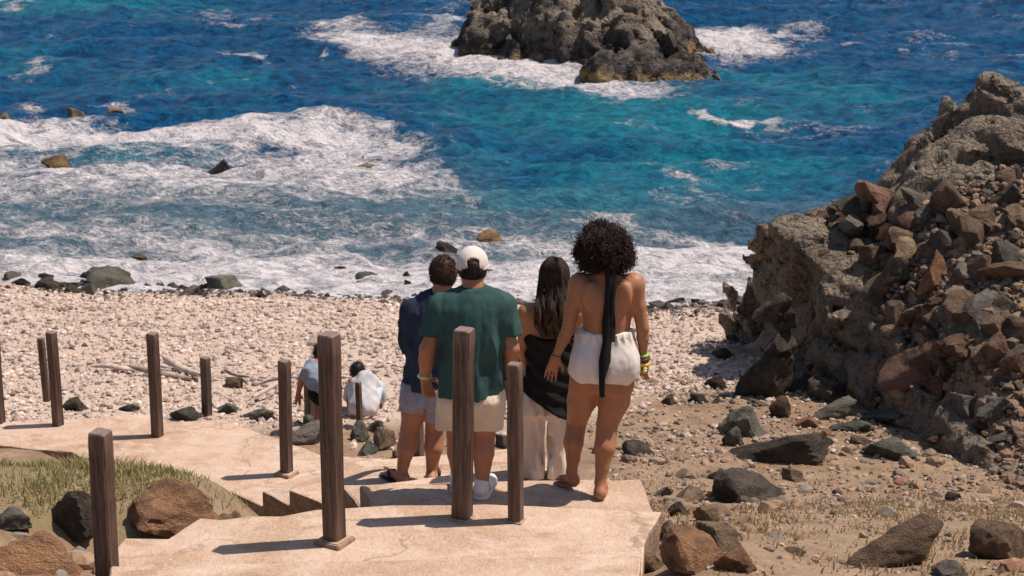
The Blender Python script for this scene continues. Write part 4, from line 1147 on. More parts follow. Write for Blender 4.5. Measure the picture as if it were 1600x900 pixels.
# ------------------------------------------------------------------ people
def skin_mat(name, c, red):
    k = NT(name); v = k.coord('Object'); n = k.noise(v, 9, 4, 0.6); n2 = k.noise(v, 45, 4, 0.6)
    n0 = k.noise(v, 3.5, 5, 0.65, 0.4)
    col = k.mix(k.mapr(n, 0.38, 0.62), c, red)
    col = k.mix(k.mapr(n0, 0.35, 0.65, 0.0, 0.4), col, tuple(q*0.68 for q in red))
    col = k.mix(k.mapr(n2, 0.3, 0.7, 0.25, 0.0), col, tuple(q*0.6 for q in c))
    k.col(col); k.rough(0.5, 0.35); k.p.inputs['Subsurface Weight'].default_value = 0.06
    k.p.inputs['Subsurface Radius'].default_value = (0.02, 0.008, 0.004)
    k.bump(n2, 0.12, 0.004); return k.m
def cloth_mat(name, c, c2=None, weave=180, rough=0.9, sc=5):
    k = NT(name); v = k.coord('Object'); n = k.noise(v, sc, 5, 0.6, 0.3); n2 = k.noise(v, weave, 3, 0.6)
    k.col(k.mix(k.mapr(n, 0.35, 0.65), c, c2 or tuple(min(1, q*1.2) for q in c)))
    k.rough(rough, 0.15); k.bump(k.math('ADD', n2, k.math('MULTIPLY', k.noise(v, 22, 4, .6, .8), 1.0)), 0.22, 0.007); return k.m
M['skin_warm'] = skin_mat('skin_warm', (0.40, 0.185, 0.10), (0.44, 0.19, 0.095))
M['skin_tan'] = skin_mat('skin_tan', (0.42, 0.205, 0.12), (0.47, 0.19, 0.11))
M['skin_fair'] = skin_mat('skin_fair', (0.48, 0.25, 0.155), (0.50, 0.21, 0.13))
M['green_cloth'] = cloth_mat('green_cloth', (0.028, 0.066, 0.065), (0.044, 0.094, 0.090))
M['navy_cloth'] = cloth_mat('navy_cloth', (0.020, 0.030, 0.055), (0.032, 0.045, 0.078))
M['cream_cloth'] = cloth_mat('cream_cloth', (0.66, 0.52, 0.39), (0.72, 0.60, 0.47))
M['white_cloth'] = cloth_mat('white_cloth', (0.68, 0.60, 0.55), (0.76, 0.69, 0.64))
M['denim'] = cloth_mat('denim', (0.235, 0.25, 0.32), (0.31, 0.32, 0.39), 220, .9, 14)
M['black_cloth'] = cloth_mat('black_cloth', (0.010, 0.009, 0.009), (0.016, 0.015, 0.014))
M['beige_cloth'] = cloth_mat('beige_cloth', (0.60, 0.49, 0.41), (0.68, 0.58, 0.50))
M['cap_cloth'] = cloth_mat('cap_cloth', (0.62, 0.56, 0.51), (0.70, 0.63, 0.58))
M['pale_blue'] = cloth_mat('pale_blue', (0.46, 0.52, 0.60), (0.58, 0.62, 0.68))
M['pale_shirt'] = cloth_mat('pale_shirt', (0.40, 0.41, 0.45), (0.60, 0.55, 0.53))
M['grey_blue'] = cloth_mat('grey_blue', (0.22, 0.26, 0.33), (0.30, 0.34, 0.40))
M['white_leather'] = simple('white_leather', (0.72, 0.68, 0.68), 0.5, .08, 20)
M['sole'] = simple('sole_rubber', (0.035, 0.03, 0.03), 0.7, .2, 20)
M['tan_sandal'] = simple('tan_sandal', (0.30, 0.16, 0.09), 0.7, .2, 20)
M['red'] = simple('red_band', (0.42, 0.05, 0.06), 0.6, .2, 20)
M['lime'] = simple('lime_band', (0.30, 0.48, 0.08), 0.6, .2, 20)
M['yellow'] = simple('yellow_band', (0.62, 0.42, 0.06), 0.6, .2, 20)
M['cream_band'] = simple('cream_band', (0.70, 0.66, 0.36), 0.6, .1, 20)
M['purple'] = simple('purple_band', (0.10, 0.03, 0.06), 0.6, .2, 20)
def hair_mat(name, c, tip=None, z0=0, z1=1):
    k = NT(name); v = k.coord('Object', (1, 1, 0.25)); n = k.noise(v, 60, 4, 0.6)
    col = k.mix(k.mapr(n, 0.35, 0.65), tuple(q*0.6 for q in c), tuple(q*1.5 for q in c))
    if tip:
        sx = k.n('ShaderNodeSeparateXYZ'); k.l(k.coord('Object'), sx.inputs[0])
        t = k.mapr(k.math('ADD', sx.outputs[2], k.math('MULTIPLY', k.math('SUBTRACT', n, .5), .3)), z0, z1)
        col = k.mix(k.math('MULTIPLY', t, 0.75), col, tip)
    k.col(col); k.rough(0.55, 0.25); return k.m

def person(p, label):
    e = empty('person', tuple(p)); tag(e, label, 'person'); return e
def part(name, VF, mat, parent, base):
    V, Q = VF
    return link(name, mesh_np(name, V-np.asarray(base), Q, M[mat] if isinstance(mat, str) else mat), parent)
def folds(amp, fx, fy, fz, seed, o=3):
    return lambda x, y, z: amp*fbm(x*fx+seed, y*fy+seed*1.3, z*fz+seed*.7, o)
def hand(s, wrist, d, side, r=1.0, curl=0.4, spread=0.35, palm_n=None):
    """hand hanging from wrist in direction d; side = unit vector across the palm towards the thumb"""
    d = np.asarray(d, float); d /= np.linalg.norm(d); side = np.asarray(side, float)
    side = side-d*np.dot(side, d); side /= np.linalg.norm(side)
    nn = np.cross(d, side) if palm_n is None else np.asarray(palm_n, float)
    nn = nn-d*np.dot(nn, d); nn /= np.linalg.norm(nn)
    w0 = np.asarray(wrist, float)
    for q in (-0.022, -0.007, 0.008, 0.022):
        s.cone(w0+side*q*.6*r, w0+d*0.085*r+side*q*1.25*r, 0.016*r, 0.0125*r, 0.012)
    for i, (q, L) in enumerate([(0.031, .070), (0.0105, .079), (-0.0105, .073), (-0.031, .058)]):
        a = w0+d*0.088*r+side*q*r
        dd = d+side*q*spread*14*0.6
        dd /= np.linalg.norm(dd)
        b = a+dd*L*.52*r+nn*L*.25*curl*r
        c_ = b+dd*L*.48*r*(1-.3*curl)+nn*L*.55*curl*r
        s.cone(a, b, .0092*r, .0085*r, 0.004); s.cone(b, c_, .0085*r, .0068*r, 0.002)
    a = w0+d*0.028*r+side*0.026*r; b = a+(d*.7+side*.75)*0.036*r+nn*.012*r; c_ = b+(d*.95+side*.25)*0.034*r+nn*.010*r
    s.cone(a, b, .0125*r, .0105*r, 0.01); s.cone(b, c_, .0105*r, .0075*r, 0.004)
def head(s, c, r=1.0, yaw=0.0, tilt=0.0):
    """head with face, looking along +Y turned by yaw"""
    c = np.asarray(c, float)
    f = np.array([math.sin(-yaw), math.cos(yaw), 0]); l = np.array([-f[1], f[0], 0]); u = np.array([0, 0, 1.0])
    f = f*math.cos(tilt)-u*math.sin(tilt)
    P = lambda a, b, z: c+f*a*r+l*b*r+u*z*r
    s.ell(P(-.008, 0, .02), np.array([.076, .094, .105])*r, 0.03, yaw)
    s.ell(P(.030, 0, -.045), np.array([.058, .066, .075])*r, 0.03, yaw)
    s.ell(P(.072, 0, -.098), np.array([.028, .022, .020])*r, 0.03)      # chin
    s.cone(P(.086, 0, .0), P(.112, 0, -.035), .010*r, .015*r, 0.012)    # nose
    s.cone(P(.085, .02, -.066), P(.085, -.02, -.066), .009*r, .009*r, 0.010)   # mouth
    s.cone(P(.080, .04, .022), P(.080, -.04, .022), .012*r, .012*r, 0.014)     # brow
    for q in (1, -1):
        s.ell(P(-.002, q*.079, -.012), np.array([.012, .024, .034])*r, 0.008, yaw)
        s.ell(P(.083, q*.031, .0), np.array([.013, .012, .010])*r, 0.004)
def strands(roots, dirs, length, r0, segs, wig, seed, gravity=0.0, coil=0.0):
    r = np.random.default_rng(seed); n = len(roots)
    P = np.zeros((n, segs+1, 3)); P[:, 0] = roots; d = dirs.copy()
    ph = r.uniform(0, 6.28, n); step = length/segs
    u = np.cross(d, r.normal(size=(n, 3))); u /= np.linalg.norm(u, axis=1)[:, None]+1e-9
    v = np.cross(d, u)
    for i in range(1, segs+1):
        d = d+r.normal(0, wig, (n, 3))+np.array([0, 0, -gravity]); d /= np.linalg.norm(d, axis=1)[:, None]
        P[:, i] = P[:, i-1]+d*step[:, None]
    if coil:
        for i in range(segs+1):
            a = ph+i*1.5
            P[:, i] += coil*(u*np.cos(a)[:, None]+v*np.sin(a)[:, None])
    V = np.zeros((n, segs+1, 3, 3))
    for k in range(3):
        a = 2.0944*k
        rad = r0*(1-0.6*np.arange(segs+1)/segs)
        V[:, :, k] = P+(u[:, None]*math.cos(a)+v[:, None]*math.sin(a))*rad[None, :, None]
    b = (np.arange(n)*(segs+1)*3)[:, None, None, None]
    i = (np.arange(segs)*3)[None, :, None, None]; k = np.arange(3)[None, None, :]; k2 = (k+1) % 3
    f = np.stack([k, k2, k2+3, k+3], -1)[None] if False else np.stack([k+0*k, k2, k2+3, k+3], -1)
    Fq = (b+i+f).reshape(-1, 4)
    return V.reshape(-1, 3), Fq
def merge(A, B):
    return np.concatenate([A[0], B[0]]), np.concatenate([A[1], B[1]+len(A[0])])
def sec(py, l, r, Y, ry):
    a = J(l, py, Y); b = J(r, py, Y); c_ = (a+b)/2
    return (c_[2], c_[0], Y, (b[0]-a[0])/2, ry)
GRID = 0.0085
def shell(D, t=0.016): return np.abs(D+t/2)-t/2
def foot(s, heel, toe, r=1.0, up=0.03):
    heel = np.asarray(heel, float); toe = np.asarray(toe, float); d = toe-heel
    sd_ = np.cross(d/np.linalg.norm(d), [0, 0, 1.0])
    s.cone(heel+np.array([0, 0, up]), heel+d*.72+np.array([0, 0, .022]), .031*r, .024*r, .03)
    for q, t in ((-.026, .86), (-.012, .94), (.003, .98), (.018, 1.0), (.033, .98)):
        s.cone(heel+d*.65+sd_*q*.8*r+np.array([0, 0, .018]), heel+d*t+sd_*q*r+np.array([0, 0, .012]), .014*r, .010*r, .008)

# ---- woman with the big curly hair (barefoot sandals, white shorts)
def woman_afro():
    zt = tread_z(1); fr_ = at_z(938, 780, zt); Y = fr_[1]+0.10
    base = np.array([fr_[0], Y, zt]); E = person(base, 'woman with big dark curly hair, bare back, long black tie and white shorts walking down')
    m = 11.6/F
    s = SDF()
    s.loft([sec(428, 924, 968, Y+.02, .05), sec(440, 905, 990, Y, .075), sec(460, 903, 993, Y-.005, .10), sec(485, 909, 988, Y, .105), sec(517, 911, 984, Y, .092), sec(545, 903, 988, Y, .10), sec(580, 901, 986, Y, .10), sec(606, 903, 984, Y, .09)], .02)
    nk = J(946, 432, Y+.01); hd = J(946, 398, Y+.05)
    for q, r_ in ((922, .5), (974, -.5)): s.ell(J(q, 462, Y-.075), (.052, .030, .085), .035, r_)
    for q in (932, 962): s.ell(J(q, 500, Y-.075), (.035, .030, .09), .04)
    s.cone(nk, hd, .050, .047, .05)
    head(s, hd+np.array([0, .02, .02]), 0.98, 0.0, .05)
    shL = J(905, 443, Y); elL = J(888, 514, Y-.01); wrL = J(869, 556, Y+.02)
    s.ell(shL, (.055, .06, .058), .05); s.chain([shL, (shL+elL)/2+np.array([-.008, 0, 0]), elL, (elL*.65+wrL*.35), wrL], [.050, .044, .038, .036, .022], .04)
    shR = J(991, 443, Y); elR = J(1004, 512, Y-.01); wrR = J(1005, 557, Y+.02)
    s.ell(shR, (.055, .06, .058), .05); s.chain([shR, (shR+elR)/2, elR, (elR*.65+wrR*.35), wrR], [.050, .044, .037, .036, .022], .04)
    hand(s, wrL, (-.28, .02, -1), (.85, .25, -.2), .98, .25, .40)
    hand(s, wrR, (.02, .10, -1), (-.5, .8, 0), .98, .5, .2)
    aL = J(893, 738, Y+.04)
    kL = J(901, 660, Y+.12)
    s.chain([J(914, 592, Y), J(909, 625, Y+.06), kL, kL*.62+aL*.38+np.array([-.008, -.022, 0]), kL*.3+aL*.7+np.array([0, -.012, 0]), aL], [.088, .088, .060, .060, .042, .031], .05)
    aR = J(938, 754, Y-.07)
    kR = J(949, 662, Y+.02)
    s.chain([J(966, 592, Y), J(960, 625, Y+.02), kR, kR*.62+aR*.38+np.array([0, -.022, 0]), kR*.3+aR*.7+np.array([0, -.012, 0]), aR], [.090, .093, .064, .063, .043, .032], .05)
    hR = np.array([fr_[0], fr_[1]-.01, zt+.012])
    s.cone(aR, hR+np.array([0, .0, .03]), .032, .031, .02)
    foot(s, hR, hR+np.array([.02, .215, 0]), .95, .024)
    toe = at_z(874, 756, tread_z(1)+.016); hL = J(897, 751, Y+.02)
    s.cone(aL, hL, .031, .029, .02)
    foot(s, hL, toe+np.array([-.01, .06, 0]), .93, .0)
    xs0 = J(948, 480, Y)[0]; zs0 = J(948, 470, Y)[2]
    part('body', s.eval(GRID*.9, lambda D, x, y, z: D+.013*np.exp(-((x-xs0)/.014)**2)*sst(.20, .05, np.abs(z-zs0))*(y < Y)), 'skin_warm', E, base)
    # shorts
    c_ = SDF()
    c_.loft([sec(515, 903, 990, Y, .115), sec(530, 898, 995, Y, .125), sec(552, 893, 998, Y-.01, .145), sec(575, 890, 999, Y-.015, .155), sec(588, 893, 996, Y-.01, .14)], .01)
    c_.cone(J(914, 580, Y), J(911, 612, Y+.04), .098, .094, .04); c_.cone(J(966, 580, Y), J(964, 612, Y+.02), .100, .098, .04)
    for q in (917, 971): c_.ell(J(q, 568, Y-.078), (.078, .062, .082), .06)
    f1 = folds(.013, 12, 9, 7, 3.0); zL = J(910, 603, Y)[2]; ztop = J(945, 514, Y)[2]; xm = J(940, 600, Y)[0]
    def po(D, x, y, z):
        D = D+f1(x, y, z)+.006*np.sin(x*120+6*perlin(z*5, y*5, x*5))*sst(-.02, .02, z-ztop+.05)
        D = D+.022*np.exp(-((x-xm-.006)/.016)**2)*(y < Y)*sst(.02, .10, ztop-z)
        gap = np.abs(x-xm-.004)-.010
        D = np.maximum(D, np.where(z < J(940, 598, Y)[2], -gap, -1))
        D = shell(D, .02)
        hem = zL+0.05*sst(.0, .24, x-xm+.24)*0-.02+.11*np.abs(x-xm)*0
        hemz = np.interp(x, [J(q, 600, Y)[0] for q in (880, 888, 910, 933, 941, 948, 978, 995)], [J(900, q, Y-.12)[2] for q in (590, 593, 603, 610, 602, 601, 608, 600)])
        return np.maximum(np.maximum(D, hemz-z), z-ztop)
    part('shorts', c_.eval(GRID, po), 'white_cloth', E, base)
    w_ = SDF(); w_.loft([sec(514, 904, 989, Y, .112), sec(523, 901, 993, Y, .120)], .005)
    part('waistband', w_.eval(.007), 'white_cloth', E, base)
    # black tie hanging down the back, knotted at the neck
    t = []
    tp = [(951, 424, -.095), (951, 445, -.125), (950, 475, -.128), (949, 505, -.118), (947, 535, -.150), (945, 565, -.185), (942, 592, -.20), (940, 620, -.19)]
    wd = [.020, .021, .021, .024, .032, .030, .020, .016]
    V = []; Fq = []
    for i, ((a, b, dy), ww) in enumerate(zip(tp, wd)):
        q = J(a+1.5*math.sin(i*1.9), b, Y+dy); ww = ww*(1+.18*math.sin(i*2.7))
        for dx, d2 in ((-ww, 0), (0, -.012), (ww, 0), (ww, .01), (0, .004), (-ww, .01)): V.append(q+np.array([dx, d2, 0]))
    for i in range(len(tp)-1):
        for k in range(6): Fq.append((i*6+k, i*6+(k+1) % 6, i*6+6+(k+1) % 6, i*6+6+k))
    V2 = np.array(V)
    part('neck_tie', (V2, np.array(Fq)), 'black_cloth', E, base)
    V3 = V2[:30].copy()+np.array([.022, .006, 0]); V3[:, 2] = V2[:30, 2]+0.0
    part('neck_tie', (V3, np.array([f for f in Fq if max(f) < 30])), 'black_cloth', E, base)
    # hair
    hc = J(945, 386, Y+.03)
    a = SDF(); a.ell(hc, (.140, .140, .128), .02); a.ell(hc+np.array([-.055, 0, -.045]), (.098, .105, .090), .05); a.ell(hc+np.array([.055, 0, -.050]), (.098, .105, .095), .05)
    Vh = a.eval(.012, lambda D, x, y, z: D-.060*fbm(x*9, y*9, z*9, 4))
    r = np.random.default_rng(2); n_ = 5600
    ii = r.integers(0, len(Vh[0]), n_); roots = Vh[0][ii]; dr = roots-hc; dr[:, 2] += .03; dr /= np.linalg.norm(dr, axis=1)[:, None]
    St = strands(roots-dr*.012, dr+r.normal(0, .35, dr.shape), r.uniform(.015, .075, n_)*(.6+.6*(fbm(roots[:, 0]*12, roots[:, 1]*12, roots[:, 2]*12, 2)+.5)), .0034, 7, .40, 4, .08, .009)
    part('hair', merge(Vh, St), hair_mat('curly_hair', (0.030, 0.013, 0.012)), E, base)
    # bracelets
    def band(w0, d, rad, th, mat):
        d = np.array(d, float)/np.linalg.norm(d); u = np.cross(d, [0, 1, 0.1]); u /= np.linalg.norm(u); v = np.cross(d, u)
        P = [w0+(u*math.cos(a)+v*math.sin(a))*rad for a in np.linspace(0, 6.2832, 17)]
        part('bracelet', tube(P, [th]*17, 6), mat, E, base)
    band(wrR+np.array([0, 0, .012]), (0, .1, -1), .027, .010, 'lime'); band(wrR+np.array([0, 0, -.012]), (0, .1, -1), .030, .015, 'purple'); band(wrR+np.array([.002, 0, -.040]), (0, .1, -1), .036, .013, 'yellow')
    rr = random.Random(5)
    for q in range(9):
        sp2 = SDF(); sp2.ell(wrR+np.array([rr.uniform(-.02, .03), rr.uniform(-.05, .0), -.06-.012*q*rr.random()]), (.013, .012, .011), 0)
        part('flower', sp2.eval(.006, pad=.02), ['yellow', 'yellow', 'cream_band'][q % 3], E, base)
    band(wrL+np.array([.002, 0, .006]), (-.3, 0, -1), .025, .004, 'sole')
    # sandals
    for h0, t0, mm in ((hR, hR+np.array([.02, .225, 0]), 'tan_sandal'), (hL+np.array([0, 0, -.026]), toe+np.array([-.01, .07, -.014]), 'tan_sandal')):
        d = t0-h0; L = np.linalg.norm(d); d /= L; sd_ = np.cross(d, [0, 0, 1.0]); sd_ /= np.linalg.norm(sd_)
        P = []; 
        for q in np.linspace(0, 6.2832, 25)[:-1]:
            P.append(h0+d*(L*.5+math.cos(q)*(L*.5+.02))+sd_*math.sin(q)*(.040+.006*math.cos(q)))
        P = np.array(P); Vv = np.concatenate([P+np.array([0, 0, .003]), P+np.array([0, 0, -.012])]); nn = 24
        me = bpy.data.meshes.new('sandal'); me.from_pydata([tuple(p-base) for p in Vv], [], [list(range(nn)), list(range(2*nn-1, nn-1, -1))]+[[i, i+nn, (i+1) % nn+nn, (i+1) % nn] for i in range(nn)])
        me.materials.append(M[mm]); link('sandal', me, E)
woman_afro()

def short_hair(E, base, hc, rad, mat, seed, cutf=None, n_=2600, L=(.008, .02)):
    a = SDF(); a.ell(hc, rad, .01)
    Vh = a.eval(.009, lambda D, x, y, z: np.maximum(D-.006*fbm(x*40, y*40, z*25, 3), cutf(x, y, z) if cutf is not None else -1))
    r = np.random.default_rng(seed)
    ii = r.integers(0, len(Vh[0]), n_); roots = Vh[0][ii]; dr = roots-hc; dr /= np.linalg.norm(dr, axis=1)[:, None]
    ok = np.ones(n_, bool)
    if cutf is not None: ok = cutf(roots[:, 0], roots[:, 1], roots[:, 2]) < -.004
    roots, dr = roots[ok], dr[ok]
    St = strands(roots, dr+r.normal(0, .4, dr.shape)+np.array([0, -.1, -.5]), r.uniform(*L, len(roots)), .0022, 3, .2, seed)
    part('hair', merge(Vh, St), mat, E, base)

# ---- man with the white cap and green shirt
def man_cap():
    zt = tread_z(1); fr_ = at_z(750, 780, zt); Y = fr_[1]+0.07
    base = np.array([fr_[0], Y, zt]); E = person(base, 'man in a dark green t-shirt, cream shorts and backward white cap')
    s = SDF()
    hd = J(738, 424, Y+.06); nk = J(740, 452, Y+.01)
    s.cone(nk+np.array([0, 0, -.06]), hd, .068, .060, .05); head(s, hd+np.array([0, .02, .005]), .96, -.25, .10)
    s.loft([sec(462, 712, 766, Y, .06), sec(484, 700, 776, Y, .09), sec(530, 698, 776, Y, .10), sec(600, 698, 774, Y, .11), sec(640, 698, 774, Y, .10)], .02)
    shL = J(688, 482, Y); elL = J(668, 545, Y-.02); wrL = J(664, 589, Y+.06)
    s.chain([shL+np.array([.02, 0, -.03]), elL, elL*.6+wrL*.4, wrL], [.045, .048, .046, .031], .04)
    shR = J(788, 482, Y); elR = J(799, 545, Y-.02); wrR = J(796, 592, Y+.06)
    s.chain([shR+np.array([-.02, 0, -.03]), elR, elR*.6+wrR*.4, wrR], [.045, .048, .046, .031], .04)
    hand(s, wrL, (.12, .25, -1), (.7, .7, 0), 1.08, 1.0, .05, palm_n=(.8, .5, .1))
    hand(s, wrR, (-.12, .25, -1), (-.6, .8, 0), 1.08, .9, .1, palm_n=(-.9, .3, .1))
    aR = J(753, 757, Y-.03); kR = J(757, 676, Y+.03)
    s.chain([J(757, 630, Y), kR, kR*.64+aR*.36+np.array([0, -.025, 0]), aR], [.095, .064, .064, .036], .04)
    aL = J(718, 757, Y+.05); kL = J(714, 676, Y+.05)
    s.chain([J(710, 630, Y), kL, kL*.64+aL*.36+np.array([0, -.025, 0]), aL], [.095, .064, .064, .036], .04)
    s.cone(aR, aR+np.array([0, .03, -.05]), .036, .035, .02); s.cone(aL, aL+np.array([0, .03, -.05]), .036, .035, .02)
    part('body', s.eval(GRID), 'skin_tan', E, base)
    # shirt
    c_ = SDF()
    c_.loft([sec(449, 716, 764, Y+.01, .07), sec(458, 700, 780, Y, .09), sec(478, 681, 794, Y, .125), sec(520, 684, 791, Y-.01, .155), sec(570, 684, 788, Y-.015, .165), sec(612, 682, 788, Y-.01, .165)], .015)
    c_.cone(J(690, 478, Y), J(672, 527, Y-.01), .082, .076, .07); c_.cone(J(785, 478, Y), J(800, 527, Y-.01), .082, .074, .07)
    zh = J(735, 617, Y)[2]; dsl = J(672, 521, Y)[2]; xl, xr = J(684, 500, Y)[0], J(789, 500, Y)[0]
    f1 = folds(.050, 8, 6, 2.6, 8.0); f2 = folds(.014, 13, 8, 4, 2.0, 4)
    zsh = J(735, 470, Y)[2]
    def po(D, x, y, z):
        dn_ = sst(0, .35, zsh-z)
        D = D+(f1(x, y, z)*(.35+.65*dn_)+f2(x, y, z)*.8)
        # drape folds hanging from the shoulders towards the middle of the back
        q = 1-2.2*np.abs(np.sin(.5*((x-xl)*40+(zsh-z)*8*np.clip(((xl+xr)/2-x)*12, -1, 1)+4.0*perlin(x*4, y*3, z*3))))**.7
        D = D-.011*q*dn_*(.6+.6*perlin(x*5, y*2, z*3.5))
        xmid = (xl+xr)/2
        # diagonal cuff cuts
        oL = (xl-.005-x); oR = (x-xr+.005)
        D = np.where((x < xl) | (x > xr), np.maximum(D, (dsl-z)-.20*np.maximum(oL, oR)*0), D)
        D = np.maximum(D, np.where(z < zh+.05, -(D+.02), -1))
        return np.maximum(D, np.maximum(zh-.015*np.sin((x-xmid)*9)-z, -1))
    part('t_shirt', c_.eval(GRID, po), 'green_cloth', E, base)
    col = SDF(); P = [J(740, 451, Y+.008)+np.array([math.cos(a)*.077, math.sin(a)*.072, -.012*math.sin(a)*-1]) for a in np.linspace(0, 6.2832, 21)]
    part('collar', tube(P, [.011]*21, 6), 'green_cloth', E, base)
    # shorts
    c_ = SDF(); c_.loft([sec(596, 690, 784, Y, .14), sec(620, 686, 786, Y-.01, .155), sec(640, 685, 785, Y, .14)], .01)
    c_.cone(J(709, 625, Y), J(707, 672, Y+.03), .105, .108, .05); c_.cone(J(761, 625, Y), J(760, 673, Y+.02), .102, .102, .05)
    zs = J(735, 669, Y)[2]; xm = J(735, 650, Y)[0]; f3 = folds(.02, 10, 8, 6, 5.0)
    def po2(D, x, y, z):
        D = D+f3(x, y, z)
        D = np.maximum(D, np.where(z < J(735, 648, Y)[2], .006-np.abs(x-xm), -1))
        return np.maximum(np.maximum(shell(D, .02), zs+.01*np.sin(x*30)-z), z-J(735, 600, Y)[2])
    part('shorts', c_.eval(GRID, po2), 'cream_cloth', E, base)
    # cap worn backwards: crown, opening strap, band
    hc = hd+np.array([0, .02, .03])
    a = SDF(); a.ell(hc+np.array([0, -.002, .014]), (.094, .110, .103), .01)
    zc = J(738, 420, Y)[2]-.012
    ar = J(739, 413, Y-.05)
    def pc(D, x, y, z):
        D = shell(D, .02)
        op = np.sqrt(((x-ar[0])/.036)**2+((z-ar[2]+.004)/.026)**2)-1
        op = np.where(y < hc[1], op*.03, 1)
        return np.maximum(np.maximum(D, -op), zc+.10*(y-hc[1])*0-z)
    part('cap', a.eval(.0075, pc), 'cap_cloth', E, base)
    P = [hc+np.array([math.cos(q)*.090, math.sin(q)*.103, zc-hc[2]+.007]) for q in np.linspace(0, 6.2832, 25)]
    part('cap_band', tube(P, [.009]*25, 6), 'cap_cloth', E, base)
    bm = [hc+np.array([math.cos(q)*.085, .095+math.sin(q)*.085*1, zc-hc[2]+.01-.02*math.sin(q)]) for q in np.linspace(0.15, 2.99, 12)]
    inn = [hc+np.array([math.cos(q)*.080, .05+.03*math.sin(q), zc-hc[2]+.012]) for q in np.linspace(0.15, 2.99, 12)]
    Vv = np.array(bm+inn+[p-np.array([0, 0, .006]) for p in bm+inn])
    Fq = [(i, i+1, 13+i, 12+i) for i in range(11)]+[(24+i+1, 24+i, 36+i, 37+i) for i in range(11)]+[(i+1, i, 24+i, 25+i) for i in range(11)]
    part('cap_brim', (Vv, np.array(Fq)), 'cap_cloth', E, base)
    short_hair(E, base, hd+np.array([0, .005, .02]), (.084, .103, .105), hair_mat('dark_hair', (.016, .010, .008)), 5, lambda x, y, z: np.maximum(hd[2]-.030-z, np.maximum(y-hd[1]-.02, z-zc-.06)), 1200, (.003, .006))
    for wr, mm in ((wrL, 'cream_band'), (wrR, 'red')):
        P = [wr+np.array([math.cos(q)*.036, math.sin(q)*.036, .006]) for q in np.linspace(0, 6.2832, 17)]
        part('wristband', tube(P, [.009]*17, 6), mm, E, base)
    # sneakers
    for ak, tx in ((aR, .055), (aL, -.02)):
        sh = SDF(); h0 = np.array([ak[0]-.004, ak[1]-.02, zt+.045]); t0 = h0+np.array([tx, .19, -.008])
        if ak is aL: h0[2] = t0[2] = zt+.045; h0[1] += .0
        sh.cone(h0, t0, .040, .034, .03); sh.cone(h0+np.array([0, .01, .045]), h0+np.array([0, .012, .02]), .043, .045, .02); sh.cone(h0+(t0-h0)*.8+np.array([.012, 0, -.006]), t0+np.array([.0, .02, -.004]), .042, .036, .02)
        sk = part('sneaker', sh.eval(.007, lambda D, x, y, z: np.maximum(D, zt+.020-z)), 'white_leather', E, base)
        so_ = SDF(); so_.cone(h0+np.array([0, -.006, -.030]), t0+np.array([0, .022, -.024]), .050, .043, .0); 
        o_ = part('sole', so_.eval(.007, lambda D, x, y, z: np.maximum(D, np.abs(z-zt-.012)-.011)), 'cap_cloth', sk, base)
        P = [ak+np.array([math.cos(q)*.044, .005+math.sin(q)*.046, -.020+.012*math.sin(q)]) for q in np.linspace(0, 6.2832, 17)]
        part('shoe_collar', tube(P, [.008]*17, 6), 'denim', sk, base)
man_cap()

